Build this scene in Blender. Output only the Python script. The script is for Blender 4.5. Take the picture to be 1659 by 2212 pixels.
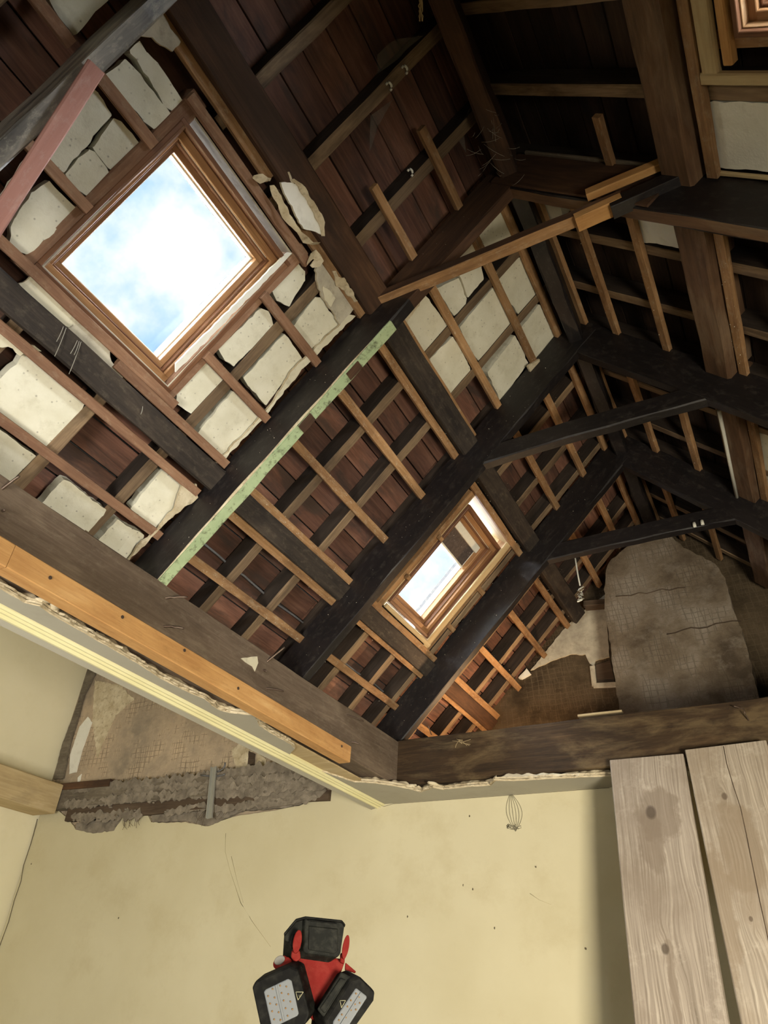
import bpy, bmesh, math, random
from mathutils import Vector, Matrix, noise
random.seed(7)
for o in list(bpy.data.objects): bpy.data.objects.remove(o)
scn = bpy.context.scene
COL = scn.collection
H = 1.6                                   # lens height above the floor
# ------------------------------------------------------------------ camera
F = 1534.0; CX, CY = 829.5, 1106.0
R = ((0.87995659, 0.47179396, 0.05555945),    # camera right, in room axes (X across, Y along the ridge, Z up)
     (-0.2354093, 0.53464734, -0.81162472),   # camera down
     (-0.41262435, 0.70111531, 0.58153114))   # camera forward
cam = bpy.data.cameras.new('camera'); camo = bpy.data.objects.new('camera', cam); COL.objects.link(camo)
cam.sensor_fit = 'HORIZONTAL'; cam.sensor_width = 36; cam.lens = 36 * F / 1659
cam.clip_start = 0.02
m = Matrix(((R[0][0], -R[1][0], -R[2][0], 0), (R[0][1], -R[1][1], -R[2][1], 0), (R[0][2], -R[1][2], -R[2][2], H), (0, 0, 0, 1)))
camo.matrix_world = m
scn.camera = camo
# ------------------------------------------------------------------ world
scn.view_settings.view_transform = 'Standard'; scn.view_settings.look = 'None'
scn.view_settings.gamma = 1; scn.view_settings.use_curve_mapping = False
scn.view_settings.exposure = 0.22
W = bpy.data.worlds.new('sky'); scn.world = W; W.use_nodes = True
nt = W.node_tree; nt.nodes.clear()
def nn(t, typ, **kw):
    n = t.nodes.new(typ)
    for k, v in kw.items(): setattr(n, k, v)
    return n
tc = nn(nt, 'ShaderNodeTexCoord'); no = nn(nt, 'ShaderNodeTexNoise'); rp = nn(nt, 'ShaderNodeValToRGB')
bg = nn(nt, 'ShaderNodeBackground'); wo = nn(nt, 'ShaderNodeOutputWorld')
no.inputs['Scale'].default_value = 3.2; no.inputs['Detail'].default_value = 7; no.inputs['Roughness'].default_value = .55
SKY = 60.0
e_ = rp.color_ramp.elements
for p_, c_ in ((.34, (.26, .54, .86)), (.42, (.50, .74, .95)), (.50, (1.0, 1.05, 1.1))):
    x_ = e_[0] if p_ == .34 else e_.new(p_); x_.position = p_; x_.color = (*[v_ / SKY for v_ in c_], 1)
e_[-1].position = .59; e_[-1].color = (.85, .90, .96, 1)
nt.links.new(tc.outputs['Generated'], no.inputs['Vector']); nt.links.new(no.outputs['Fac'], rp.inputs['Fac'])
nt.links.new(rp.outputs['Color'], bg.inputs['Color']); nt.links.new(bg.outputs[0], wo.inputs[0])
bg.inputs['Strength'].default_value = SKY
# ------------------------------------------------------------------ lamps
def area(name, loc, target, w, h, power, col):
    l = bpy.data.lights.new(name, 'AREA'); l.shape = 'RECTANGLE'; l.size = w; l.size_y = h; l.energy = power; l.color = col
    o = bpy.data.objects.new(name, l); COL.objects.link(o); o.location = loc
    o.rotation_euler = (Vector(target) - Vector(loc)).to_track_quat('-Z', 'Y').to_euler()
    return o
lamp = area('flood_lamp', (1.3, .2, H - .5), (-1.0, 3.7, H + .0), .75, .75, 80, (1, .90, .72)); lamp.data.spread = math.radians(115)
area('left_wall_fill', (-1.3, -1.1, H - .3), (-5.0, 3.0, H + 1.3), 1.0, 1.1, 72, (1, .95, .86)).data.spread = math.radians(112)  # added fill for the left wall; no window stands behind it
area('loft_lamp', (-1.12, 4.05, H + 1.14), (-1.80, 3.95, H + 1.60), .12, .12, 13, (1, .62, .32))

# ------------------------------------------------------------------ geometry of the roof
TH = math.radians(46.8); SN, CS = math.sin(TH), math.cos(TH)
O = Vector((0, 0, H))
NL, DL = Vector((SN, 0, -CS)), Vector((CS, 0, SN))       # left slope: inward normal, up the slope
NR, DR = Vector((-SN, 0, -CS)), Vector((-CS, 0, SN))     # right slope
YH = Vector((0, 1, 0))
def ray(u, v):
    a, b = (u - CX) / F, (v - CY) / F
    return Vector((R[0][i] * a + R[1][i] * b + R[2][i] for i in range(3)))
def nd(side): return (NL, DL) if side == 'L' else (NR, DR)
def SP(side, Y, s, D):                                  # a point of a slope: along the ridge, up the slope, layer depth
    n, d = nd(side); return O - n * D + d * s + YH * Y
def ps(u, v, D, side='L'):
    n, d = nd(side); r = ray(u, v); p = r * (-D / n.dot(r)); return p.y, p.dot(d)
def onY(u, v, Y): r = ray(u, v); return r * (Y / r.y) + O
def onX(u, v, X): r = ray(u, v); return r * (X / r.x) + O
def onZ(u, v, Z): r = ray(u, v); return r * (Z / r.z) + O

# ------------------------------------------------------------------ materials
def lin(c):
    c = c.lstrip('#'); out = []
    for i in (0, 2, 4):
        x = int(c[i:i+2], 16) / 255
        out.append(x / 12.92 if x <= .04045 else ((x + .055) / 1.055) ** 2.4)
    return (*out, 1)
def newmat(name):
    m = bpy.data.materials.new(name); m.use_nodes = True
    t = m.node_tree; b = t.nodes['Principled BSDF']
    return m, t, b
def ramp(t, fac, stops):
    r = nn(t, 'ShaderNodeValToRGB'); e = r.color_ramp.elements
    while len(e) < len(stops): e.new(.5)
    for x, (p, c) in zip(e, stops): x.position = p; x.color = c if isinstance(c, tuple) else lin(c)
    t.links.new(fac, r.inputs['Fac']); return r.outputs['Color']
def mix(t, fac, a, b, mode='MIX'):
    n = nn(t, 'ShaderNodeMix', data_type='RGBA', blend_type=mode)
    for sock, v in ((n.inputs['Factor'], fac), (n.inputs['A'], a), (n.inputs['B'], b)):
        if hasattr(v, 'links'): t.links.new(v, sock)
        elif isinstance(v, str): sock.default_value = lin(v)
        else: sock.default_value = v
    return n.outputs['Result']
def noise_tex(t, vec, scale, detail=5, rough=.6, dist=0):
    n = nn(t, 'ShaderNodeTexNoise'); n.inputs['Scale'].default_value = scale; n.inputs['Detail'].default_value = detail
    n.inputs['Roughness'].default_value = rough; n.inputs['Distortion'].default_value = dist
    t.links.new(vec, n.inputs['Vector']); return n.outputs['Fac']
def bumpn(t, b, h, strength, dist=.004, prev=None):
    n = nn(t, 'ShaderNodeBump'); n.inputs['Strength'].default_value = strength; n.inputs['Distance'].default_value = dist
    t.links.new(h, n.inputs['Height'])
    if prev: t.links.new(prev, n.inputs['Normal'])
    t.links.new(n.outputs[0], b.inputs['Normal']); return n.outputs[0]
def objvec(t, scale, rand=True):
    tc = nn(t, 'ShaderNodeTexCoord'); mp = nn(t, 'ShaderNodeMapping'); mp.inputs['Scale'].default_value = scale
    src = tc.outputs['Object']
    if rand:
        oi = nn(t, 'ShaderNodeObjectInfo'); ad = nn(t, 'ShaderNodeVectorMath', operation='MULTIPLY_ADD')
        t.links.new(oi.outputs['Random'], ad.inputs[0]); ad.inputs[1].default_value = (37, 19, 53); t.links.new(src, ad.inputs[2]); src = ad.outputs[0]
    t.links.new(src, mp.inputs['Vector']); return mp.outputs['Vector']
def mrange(t, v, a, b, c, d):
    n = nn(t, 'ShaderNodeMapRange'); t.links.new(v, n.inputs['Value'])
    for k, x in zip(('From Min', 'From Max', 'To Min', 'To Max'), (a, b, c, d)): n.inputs[k].default_value = x
    return n.outputs['Result']
def wood(name, dark, mid, light, rough=.75, gs=1.0, vary=.35, stain=None, stain_amt=.5, dust=None, dust_amt=0, bump=.35, spec=.3):
    """Timber with its grain along the object's own X axis."""
    m, t, b = newmat(name)
    g = objvec(t, (1.6 * gs, 30 * gs, 30 * gs)); l = objvec(t, (2.2, 7, 7))
    big = noise_tex(t, l, 1.0, 4, .6, .6); fine = noise_tex(t, g, 2.2, 7, .65, .9)
    c = ramp(t, fine, [(.28, dark), (.52, mid), (.74, light)])
    c = mix(t, .55, c, ramp(t, big, [(.3, dark), (.55, mid), (.72, light)]))
    if stain:
        st = noise_tex(t, objvec(t, (1.5, 5, 5)), 1.7, 6, .65, .4)
        k = mrange(t, st, .50, .64, 0, stain_amt); c = mix(t, k, c, stain)
    if dust:
        st = noise_tex(t, objvec(t, (9, 16, 16)), 2.5, 8, .75)
        k = mrange(t, st, .52, .70, 0, dust_amt); c = mix(t, k, c, dust)
    oi = nn(t, 'ShaderNodeObjectInfo'); hs = nn(t, 'ShaderNodeHueSaturation')
    t.links.new(mrange(t, oi.outputs['Random'], 0, 1, 1 - vary, 1 + vary), hs.inputs['Value']); t.links.new(c, hs.inputs['Color'])
    t.links.new(hs.outputs['Color'], b.inputs['Base Color'])
    b.inputs['Roughness'].default_value = rough; b.inputs['Specular IOR Level'].default_value = spec
    bumpn(t, b, fine, bump)
    return m
def plaster(name, base, var, dark=None, scale=6, rough=.9, bump=.15, pits=0, amt=.5):
    m, t, b = newmat(name); v = objvec(t, (1, 1, 1))
    n1 = noise_tex(t, v, scale, 6, .6); n2 = noise_tex(t, v, scale * 12, 4, .7)
    c = ramp(t, n1, [(.35, base), (.65, var)])
    if dark: c = mix(t, mrange(t, noise_tex(t, v, scale * 2.1, 7, .7), .52, .68, 0, amt), c, dark)
    if pits:
        vo = nn(t, 'ShaderNodeTexVoronoi'); vo.inputs['Scale'].default_value = pits; t.links.new(v, vo.inputs['Vector'])
        c = mix(t, mrange(t, vo.outputs['Distance'], .05, .16, .5, 0), c, '4a4336')
    t.links.new(c, b.inputs['Base Color']); b.inputs['Roughness'].default_value = rough; b.inputs['Specular IOR Level'].default_value = .2
    bumpn(t, b, n2, bump, .003)
    return m
def plain(name, col, rough=.5, metal=0, spec=.5, dust=.2, dcol='9a9484'):
    m, t, b = newmat(name); b.inputs['Base Color'].default_value = lin(col); b.inputs['Roughness'].default_value = rough
    b.inputs['Metallic'].default_value = metal; b.inputs['Specular IOR Level'].default_value = spec
    v = objvec(t, (1, 1, 1)); n = noise_tex(t, v, 60, 5, .7)
    c = mix(t, mrange(t, n, .45, .75, 0, dust), col, dcol); t.links.new(c, b.inputs['Base Color'])
    return m
M = {}
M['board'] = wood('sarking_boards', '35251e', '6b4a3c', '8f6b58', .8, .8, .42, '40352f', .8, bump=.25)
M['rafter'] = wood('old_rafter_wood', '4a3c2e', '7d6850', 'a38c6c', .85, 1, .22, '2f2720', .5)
M['rafter_side'] = wood('dark_rafter_side', '1c1713', '332a23', '4a3f35', .85, 1, .15, '17130f', .5)  # darker wood tone on the rafter sides than on their bottom face
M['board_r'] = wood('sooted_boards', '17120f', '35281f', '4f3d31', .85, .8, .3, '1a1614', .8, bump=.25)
M['batten'] = wood('batten_wood', '624831', '97744f', 'b9946b', .8, 1, .2, '59402b', .5, 'cfc4a8', .25)
M['batten_red'] = wood('batten_redwood', '664a38', '8a6850', 'a68569', .8, 1, .15, '5a3c2e', .4, 'cfc4a8', .15)
M['dark'] = wood('dark_stained_beam', '0e0c0d', '1a1617', '28211e', .5, .9, .1, '0b0a0c', .4, '6b655c', .18, .18, .5)
M['raw'] = wood('raw_brown_beam', '2a1d15', '4b3526', '6a4d36', .8, .9, .1, '2a211b', .5, bump=.3)
M['purlin'] = wood('purlin_wood', '1c1816', '37302a', '51473c', .7, .8, .12, '181416', .6, '7a705f', .25)
M['purlin_r'] = wood('brown_purlin_wood', '3a2a1e', '5e4632', '7d6146', .8, .8, .06, '8c7a63', .35, bump=.3)
M['plate'] = wood('wall_plate_wood', '4a3e33', '6e5f50', '8a7a68', .9, 1.2, .02, '514437', .5, '8f8370', .3)
M['tie'] = wood('tie_beam_wood', '1c140c', '3a2b1a', '5f4b32', .85, 1.1, .02, '7d6b4c', .35, '1b120c', .4)
M['orange'] = wood('new_pine', 'a07243', 'c4975f', 'd9b27c', .75, 1.0, .02, '9a6a3a', .25, '5d4327', .2)
M['pine'] = wood('varnished_pine', '6b4a30', '9c744e', 'bd966c', .45, .9, .06, '7d5533', .3, bump=.12)
M['pine_dark'] = wood('varnished_dark_pine', '432b1b', '6d4a33', '8c6549', .45, .9, .06, bump=.12)
M['pale'] = wood('pale_pine', '9a8560', 'b7a37c', 'ccbb97', .75, .8, .05, '7f6f55', .3)
M['plank'] = wood('weathered_plank', '7d7262', 'a39784', 'bbb09d', .9, 1.1, .05, '7d6f5e', .55, 'd3cab9', .4)
M['lintel'] = wood('rough_grey_lintel', '4a4238', '6f6658', '8c8272', .95, 1.2, .05, '5a5347', .5, '9a9182', .4, .6)
M['brown'] = wood('brown_batten', '3a2e24', '544638', '6f6152', .85, 1, .1, '2c221a', .4)
M['panel'] = plaster('cream_insulation', 'd0ccb6', 'dcd9c6', 'aca58c', 9, .95, .5, 38, .3)
M['white_panel'] = plaster('white_insulation', 'dad9cd', 'e4e2d7', 'bab6a6', 7, .95, .4, 0, .4)
M['plaster'] = plaster('old_plaster_finish', 'a39c8c', 'c4bda9', '857a69', 10, .9, .3, 0, .5)
M['cream_plaster'] = plaster('cream_paint_plaster', 'ccc6ad', 'd6d0b8', '948b79', 8, .8, .2, 0, .5)
M['wall'] = plaster('cream_wall_paint', 'bfb798', 'c8c1a4', 'aea27f', 1.3, .75, .05, 0, .35)
M['wall_lit'] = plaster('lit_cream_paint', 'ddd6b6', 'e3dcbf', 'cfc6a2', 1.5, .75, .05, 0, .25)  # end-wall cream, lightened so the colour carries extra light on the left wall
M['soffit'] = plaster('soffit_paint', 'a29e8f', 'aaa697', '948e7c', 2, .8, .05, 0, .3)
M['trim'] = plaster('cream_gloss_trim', 'd3cd9f', 'dbd6ac', None, 3, .4, .02)
M['torn'] = plaster('torn_plaster_edge', 'b5a688', 'd3c8ad', '7b6a50', 14, .95, .8, 0, .6)
M['mortar'] = plaster('rough_mortar', '6b6358', '8d8476', '504a41', 12, .95, .9, 0, .6)
M['metal'] = plain('galvanised_metal', 'a9aaa4', .45, .6)
M['nail'] = plain('rusty_nail', '6b5b50', .5, .7)
M['cable'] = plain('grey_cable', '5b5b5d', .6)
M['white'] = plain('white_plastic', 'd8d8cc', .5)
M['red'] = plain('red_plastic', '6a1712', .65, spec=.12, dust=.12, dcol='b06050')
M['black'] = plain('black_plastic', '0a0a09', .6, spec=.1, dust=.12, dcol='5a5a50')
M['charcoal'] = plain('charcoal_plastic', '141512', .6, spec=.12, dust=.2, dcol='5a5a50')
M['grey'] = plain('grey_cap', '6f6d68', .6)
M['led_panel'] = plain('led_diffuser', '6e7275', .5, spec=.2, dust=.05)
M['led'] = plain('led_chip', '7d5a26', .5, dust=.02)
M['line'] = plain('pale_print', 'a7a383', .6)
M['green'] = plaster('flaking_green_paint', '96a882', 'a6b68f', '3d3a2c', 16, .6, .2, 0, .9)
M['pink'] = wood('pinkish_board', '8a5f55', 'a3766a', 'b58b7e', .8, .6, .02, '9b7468', .3, 'c9b9ae', .25)
M['silver_glare'] = wood('sooted_glare_beam', '2b2a27', '77726a', 'bdb5a2', .45, .35, .02, '191a1e', .7, 'c4bda9', .4, .7, .6)  # skylight glare on this beam is put into the light tones
M['blind'] = plain('dark_blind', '463b37', .8)
M['cob'] = plain('cobweb', '8f8b80', .9)
M['crumb'] = plain('mortar_crumbs', 'cfc8b4', .9)
M['pencil'] = plain('pencil_line', '77735f', .8)
M['slate'] = plain('roof_slate', '3a3d42', .8)
M['floor'] = wood('floor_boards', '3d342a', '54483b', '6a5c4d', .85, .6, .1)
def rough_wall(name, base, var, dark, key='3a342c', keyamt=.6, keylo=.5):
    """old render with scratched keying lines"""
    m, t, b = newmat(name); tc = nn(t, 'ShaderNodeTexCoord'); v = tc.outputs['Object']
    n1 = noise_tex(t, v, 2.5, 7, .65); c = ramp(t, n1, [(.34, dark), (.48, base), (.66, var)])
    n0 = noise_tex(t, v, 7, 8, .7); c = mix(t, mrange(t, n0, .5, .7, 0, .6), c, var)
    hs = []
    for rot, sc in ((0, 26), (90, 24), (82, 21)):
        mp = nn(t, 'ShaderNodeMapping'); mp.inputs['Rotation'].default_value = (0, 0, math.radians(rot)); t.links.new(v, mp.inputs['Vector'])
        w = nn(t, 'ShaderNodeTexWave', wave_type='BANDS', bands_direction='Y'); w.inputs['Scale'].default_value = sc / 6.28 * 2.1
        w.inputs['Distortion'].default_value = 3; w.inputs['Detail'].default_value = 2; w.inputs['Detail Scale'].default_value = .6
        t.links.new(mp.outputs[0], w.inputs['Vector']); k = mrange(t, w.outputs['Fac'], .95, .995, 0, 1)
        hs.append(k)
    mx = nn(t, 'ShaderNodeMath', operation='MAXIMUM'); t.links.new(hs[0], mx.inputs[0]); t.links.new(hs[1], mx.inputs[1])
    m2 = nn(t, 'ShaderNodeMath', operation='MAXIMUM'); t.links.new(mx.outputs[0], m2.inputs[0]); t.links.new(hs[2], m2.inputs[1])
    gate = mrange(t, noise_tex(t, v, 5, 4, .7), keylo, keylo + .08, 0, keyamt)
    mm = nn(t, 'ShaderNodeMath', operation='MULTIPLY'); t.links.new(m2.outputs[0], mm.inputs[0]); t.links.new(gate, mm.inputs[1])
    c = mix(t, mm.outputs[0], c, key)
    t.links.new(c, b.inputs['Base Color']); b.inputs['Roughness'].default_value = .95; b.inputs['Specular IOR Level'].default_value = .15
    p = bumpn(t, b, noise_tex(t, v, 14, 9, .75), .8, .018)
    inv = nn(t, 'ShaderNodeMath', operation='SUBTRACT'); inv.inputs[0].default_value = 1; t.links.new(mm.outputs[0], inv.inputs[1])
    bumpn(t, b, inv.outputs[0], .5, .004, p)
    return m
M['rough'] = rough_wall('exposed_base_plaster', 'ab9b85', 'c9b498', '8e8373', '4a443b', .6, .5)
M['breast'] = rough_wall('chimney_render', '7b6e5d', '9d9385', '54493c', '453d33', .42, .48)
M['gable'] = rough_wall('dark_gable_render', '4f4434', '665845', '30281f', '6f6250', .5, .42)
mg, t, b = newmat('window_glass'); t.nodes.remove(b)
gl = nn(t, 'ShaderNodeBsdfGlossy'); gl.inputs['Roughness'].default_value = .02; tr = nn(t, 'ShaderNodeBsdfTransparent')
sm = nn(t, 'ShaderNodeMixShader'); df = nn(t, 'ShaderNodeBsdfTranslucent'); s2 = nn(t, 'ShaderNodeMixShader')
df.inputs['Color'].default_value = (.9, .95, 1, 1)
v = objvec(t, (1, 1, 1), False); t.links.new(mrange(t, noise_tex(t, v, 9, 8, .7), .45, .75, .0, .004), s2.inputs[0])
t.links.new(tr.outputs[0], s2.inputs[1]); t.links.new(df.outputs[0], s2.inputs[2])
sm.inputs[0].default_value = .04; t.links.new(s2.outputs[0], sm.inputs[1]); t.links.new(gl.outputs[0], sm.inputs[2])
t.links.new(sm.outputs[0], t.nodes['Material Output'].inputs[0]); M['glass'] = mg

# ------------------------------------------------------------------ mesh helpers
def mat_of(x): return M[x] if isinstance(x, str) else x
def link(name, me, mats, parent=None, mw=None):
    if not isinstance(mats, (list, tuple)): mats = [mats]
    for k in mats: me.materials.append(mat_of(k))
    o = bpy.data.objects.new(name, me); COL.objects.link(o)
    mw = mw or Matrix.Identity(4)
    if parent is not None:
        o.parent = parent; o.matrix_parent_inverse = parent['_mw_inv_'] if False else WM[parent.name].inverted()
    o.matrix_basis = mw; WM[o.name] = mw.copy()
    return o
WM = {}
def empty(name, loc=(0, 0, 0)):
    o = bpy.data.objects.new(name, None); COL.objects.link(o); o.location = loc; o.empty_display_size = .1
    WM[o.name] = Matrix.Translation(Vector(loc)); return o
def tag(o, label=None, cat=None, group=None, kind=None):
    if label: o['label'] = label
    if cat: o['category'] = cat
    if group: o['group'] = group
    if kind: o['kind'] = kind
    return o
def mesh(verts, faces, mi=None, smooth=False):
    me = bpy.data.meshes.new('m'); me.from_pydata([tuple(v) for v in verts], [], faces)
    if mi: me.polygons.foreach_set('material_index', mi)
    if smooth: me.polygons.foreach_set('use_smooth', [True] * len(me.polygons))
    me.update(); return me
def frame(o, x, y, z):
    x, y, z = x.normalized(), y.normalized(), z.normalized()
    return Matrix(((x.x, y.x, z.x, o.x), (x.y, y.y, z.y, o.y), (x.z, y.z, z.z, o.z), (0, 0, 0, 1)))
def beam(name, A, B, V, w, h, mats, parent=None, seg=None, jit=.0025, ch=.004, slot=None, bow=0.0, taper=1.0):
    """Timber from A to B (centre line); h is measured along V, w across. Chamfered, slightly uneven."""
    A, B = Vector(A), Vector(B); ax = B - A; L = ax.length; X = ax.normalized()
    Z = (V - X * V.dot(X)).normalized(); Y = Z.cross(X)
    seg = seg or max(2, min(14, int(L / .09)))
    ch = min(ch, w * .25, h * .25); sd = random.random() * 99
    vs, fs, mi = [], [], []
    for i in range(seg + 1):
        x = L * i / seg; k = 1 + (taper - 1) * i / seg
        a, bb = w / 2 * k, h / 2 * k
        prof = [(-a + ch, -bb), (a - ch, -bb), (a, -bb + ch), (a, bb - ch), (a - ch, bb), (-a + ch, bb), (-a, bb - ch), (-a, -bb + ch)]
        for j, (py, pz) in enumerate(prof):
            q = j // 2
            ny = noise.noise((x * 5 + sd, q * 7.3, 0)) * jit; nz = noise.noise((x * 5 + sd, q * 7.3, 9)) * jit
            vs.append((x, py + ny, pz + nz + bow * math.sin(math.pi * i / seg)))
    for i in range(seg):
        for j in range(8):
            k = (j + 1) % 8; fs.append((i*8+j, i*8+k, i*8+8+k, i*8+8+j)); mi.append(slot(j, (i + .5) / seg) if slot else 0)
    fs.append(tuple(range(7, -1, -1))); fs.append(tuple(seg*8 + j for j in range(8))); mi += [slot(8, 0) if slot else 0, slot(8, 1) if slot else 0]
    return link(name, mesh(vs, fs, mi), mats, parent, frame(A, X, Y, Z))
def slab(name, pts, fr, th, mats, parent=None, jag=.004, step=.018, smooth_z=0, mi_side=0):
    """Plate with a ragged outline. pts in the frame's XY; visible face at z=0, body goes to z=-th."""
    out = []
    n = len(pts); sd = random.random() * 99
    for i in range(n):
        a, b = Vector(pts[i]), Vector(pts[(i+1) % n]); L = (b - a).length; k = max(1, int(L / step)) if jag else 1
        d = (b - a).normalized() if L > 1e-6 else Vector((1, 0)); nv = Vector((-d.y, d.x))
        for j in range(k):
            p = a.lerp(b, j / k)
            if jag: p = p + nv * ((noise.noise((p.x * 30 + sd, p.y * 30, 0)) + .6 * noise.noise((p.x * 90 + sd, p.y * 90, 4))) * jag)
            out.append(p)
    ar = sum(out[i].x * out[(i+1) % len(out)].y - out[(i+1) % len(out)].x * out[i].y for i in range(len(out)))
    if ar < 0: out.reverse()
    N = len(out); vs = [(p.x, p.y, 0) for p in out] + [(p.x, p.y, -th) for p in out]
    fs = [tuple(range(N)), tuple(range(2*N-1, N-1, -1))] + [(i, N + i, N + (i+1) % N, (i+1) % N) for i in range(N)]
    mi = [0, 0] + [mi_side] * N
    return link(name, mesh(vs, fs, mi), mats, parent, fr)
def sframe(side, Y, s, D):
    n, d = nd(side); return frame(SP(side, Y, s, D), YH if side == 'L' else -YH, d, n)
def spoly(name, px, D, th, mats, parent, side='L', jag=.004, D2=None, mi_side=0, step=.018):
    """ragged plate on a slope layer"""
    q = [ps(u, v, D2 or D, side) for u, v in px]
    Y0 = sum(a for a, _ in q) / len(q); s0 = sum(b for _, b in q) / len(q); k = 1 if side == 'L' else -1
    return slab(name, [((a - Y0) * k, b - s0) for a, b in q], sframe(side, Y0, s0, D), th, mats, parent, jag, step, 0, mi_side)
def yframe(Y, x=0, z=0): return frame(Vector((x, Y, z)), Vector((1, 0, 0)), Vector((0, 0, 1)), Vector((0, -1, 0)))
def cropper(ox, oy, k): return lambda *pts: [(ox + a / k, oy + b / k) for a, b in pts]
def box(name, lo, hi, mats, parent=None, mw=None):
    lo, hi = Vector(lo), Vector(hi); c = (lo + hi) / 2; h = (hi - lo) / 2
    vs = [(sx*h.x, sy*h.y, sz*h.z) for sx in (-1, 1) for sy in (-1, 1) for sz in (-1, 1)]
    fs = [(0, 1, 3, 2), (4, 6, 7, 5), (0, 4, 5, 1), (2, 3, 7, 6), (0, 2, 6, 4), (1, 5, 7, 3)]
    return link(name, mesh(vs, fs), mats, parent, (mw or Matrix.Identity(4)) @ Matrix.Translation(c))
def tube(name, pts, r, mats, parent=None, n=6, r2=None):
    pts = [Vector(p) for p in pts]; vs, fs = [], []
    o = pts[0].copy()
    for i, p in enumerate(pts):
        d = (pts[min(i+1, len(pts)-1)] - pts[max(i-1, 0)]).normalized()
        a = d.orthogonal().normalized(); b = d.cross(a); rr = r + ((r2 if r2 is not None else r) - r) * i / max(1, len(pts) - 1)
        for j in range(n):
            t = 2 * math.pi * j / n; vs.append(p - o + a * (rr * math.cos(t)) + b * (rr * math.sin(t)))
    for i in range(len(pts) - 1):
        for j in range(n):
            k = (j + 1) % n; fs.append((i*n+j, i*n+k, i*n+n+k, i*n+n+j))
    fs.append(tuple(range(n-1, -1, -1))); fs.append(tuple((len(pts)-1)*n + j for j in range(n)))
    return link(name, mesh(vs, fs, None, True), mats, parent, Matrix.Translation(o))
def curve_pts(a, b, c, n=8):
    a, b, c = Vector(a), Vector(b), Vector(c); return [a*(1-t)**2 + b*2*t*(1-t) + c*t*t for t in [i/n for i in range(n+1)]]
def rects_minus(Y0, Y1, s0, s1, holes):
    ys = sorted({Y0, Y1, *[h[0] for h in holes], *[h[1] for h in holes]}); ss = sorted({s0, s1, *[h[2] for h in holes], *[h[3] for h in holes]})
    out = []
    for a, b in zip(ys, ys[1:]):
        for c, d in zip(ss, ss[1:]):
            if a < Y0 or b > Y1 or c < s0 or d > s1: continue
            if any(h[0] < (a+b)/2 < h[1] and h[2] < (c+d)/2 < h[3] for h in holes): continue
            out.append((a, b, c, d))
    return out

# ------------------------------------------------------------------ room shell
YR, YW, YG = -1.2, 3.72, 4.64            # rear wall, end wall, gable
XL, XR = -5.0, 1.62
ZC = H + 1.0
tag(box('floor', (XL - .2, YR, -.1), (XR + .2, 4.0, 0), 'floor'), kind='structure')
wl = tag(box('wall_left', (XL - .2, YR, 0), (XL, YW + .3, 4.35), 'wall_lit'), kind='structure')
tag(box('wall_right', (XR, YR, 0), (XR + .15, YG, H + 1.2), 'wall'), kind='structure')
tag(box('wall_rear', (XL - .2, YR - .15, 0), (XR + .15, YR, H + 3.4), 'wall'), kind='structure')
# end wall: rough base wall, cream skim coat in front of its lower part
def zx(px, Y): return [((p := onY(u, v, Y)).x, p.z) for u, v in px]
we = tag(slab('wall_end', [(XL - .2, 0), (XR, 0), (XR, ZC + .02), (-2.13, ZC + .02), (-2.13, 4.3), (XL - .2, 4.3)], yframe(YW + .018), .18, 'rough', None, 0), kind='structure')
skin_top = zx([(99, 1722), (128, 1752), (150, 1772), (163, 1790), (200, 1786), (236, 1786), (252, 1768), (262, 1760), (285, 1752), (318, 1757), (326, 1776), (360, 1778), (400, 1776), (452, 1785), (470, 1776), (500, 1766), (540, 1758), (600, 1750), (655, 1738), (680, 1722), (677, 1700), (700, 1690)], YW)
sk = slab('skim_coat', [(XL, 0), (XR, 0), (XR, ZC), (-2.14, ZC + .04)] + list(reversed(skin_top)), yframe(YW), .016, ['wall', 'torn'], we, .006, .03, 0, 1)
# soft bits of torn plaster under the lintel
g1 = zx([(163, 1792), (200, 1800), (245, 1794), (262, 1770), (240, 1770), (165, 1778)], YW - .004)
slab('torn_plaster', g1, yframe(YW - .004), .02, 'mortar', we, .006, .02)
g2 = zx([(326, 1758), (455, 1740), (500, 1740), (600, 1720), (690, 1705), (683, 1727), (620, 1744), (560, 1750), (520, 1752), (470, 1776), (452, 1784), (400, 1774), (330, 1776)], YW - .004)
slab('torn_plaster', g2, yframe(YW - .004), .02, 'mortar', we, .007, .02)
# white plaster scraps on the exposed wall
for q in ([(190, 1548), (199, 1560), (192, 1580), (178, 1620), (165, 1668), (150, 1672), (152, 1630), (172, 1570)], [(168, 1680), (176, 1672), (172, 1690), (190, 1694), (168, 1694)]):
    slab('plaster_scrap', zx(q, YW + .014), yframe(YW + .012), .01, 'white_panel', we, .004, .02)
for q in ([(500, 1620), (520, 1605), (545, 1622), (540, 1660), (510, 1668)], [(555, 1628), (575, 1640), (572, 1655), (552, 1664)], [(205, 1470), (260, 1480), (290, 1510), (250, 1545), (225, 1600), (210, 1640), (200, 1560)]):
    slab('plaster_scrap', zx(q, YW + .014), yframe(YW + .013), .008, 'torn', we, .012, .02)
# dark gap in the exposed wall (the old stud)
slab('stud', zx([(537, 1622), (551, 1628), (548, 1665), (534, 1668)], YW + .012), yframe(YW + .012), .01, 'brown', we, .003)
# torn corner of the left wall: bare lath edge
slab('lath_edge', [(p.x, p.z) for p in [onY(u, v, YW - .02) for u, v in ((189, 1436), (196, 1440), (202, 1452), (178, 1500), (166, 1545), (148, 1600), (132, 1680), (112, 1682), (130, 1610), (160, 1530))]], yframe(YW - .006), .016, 'lintel', we, .006)
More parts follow.
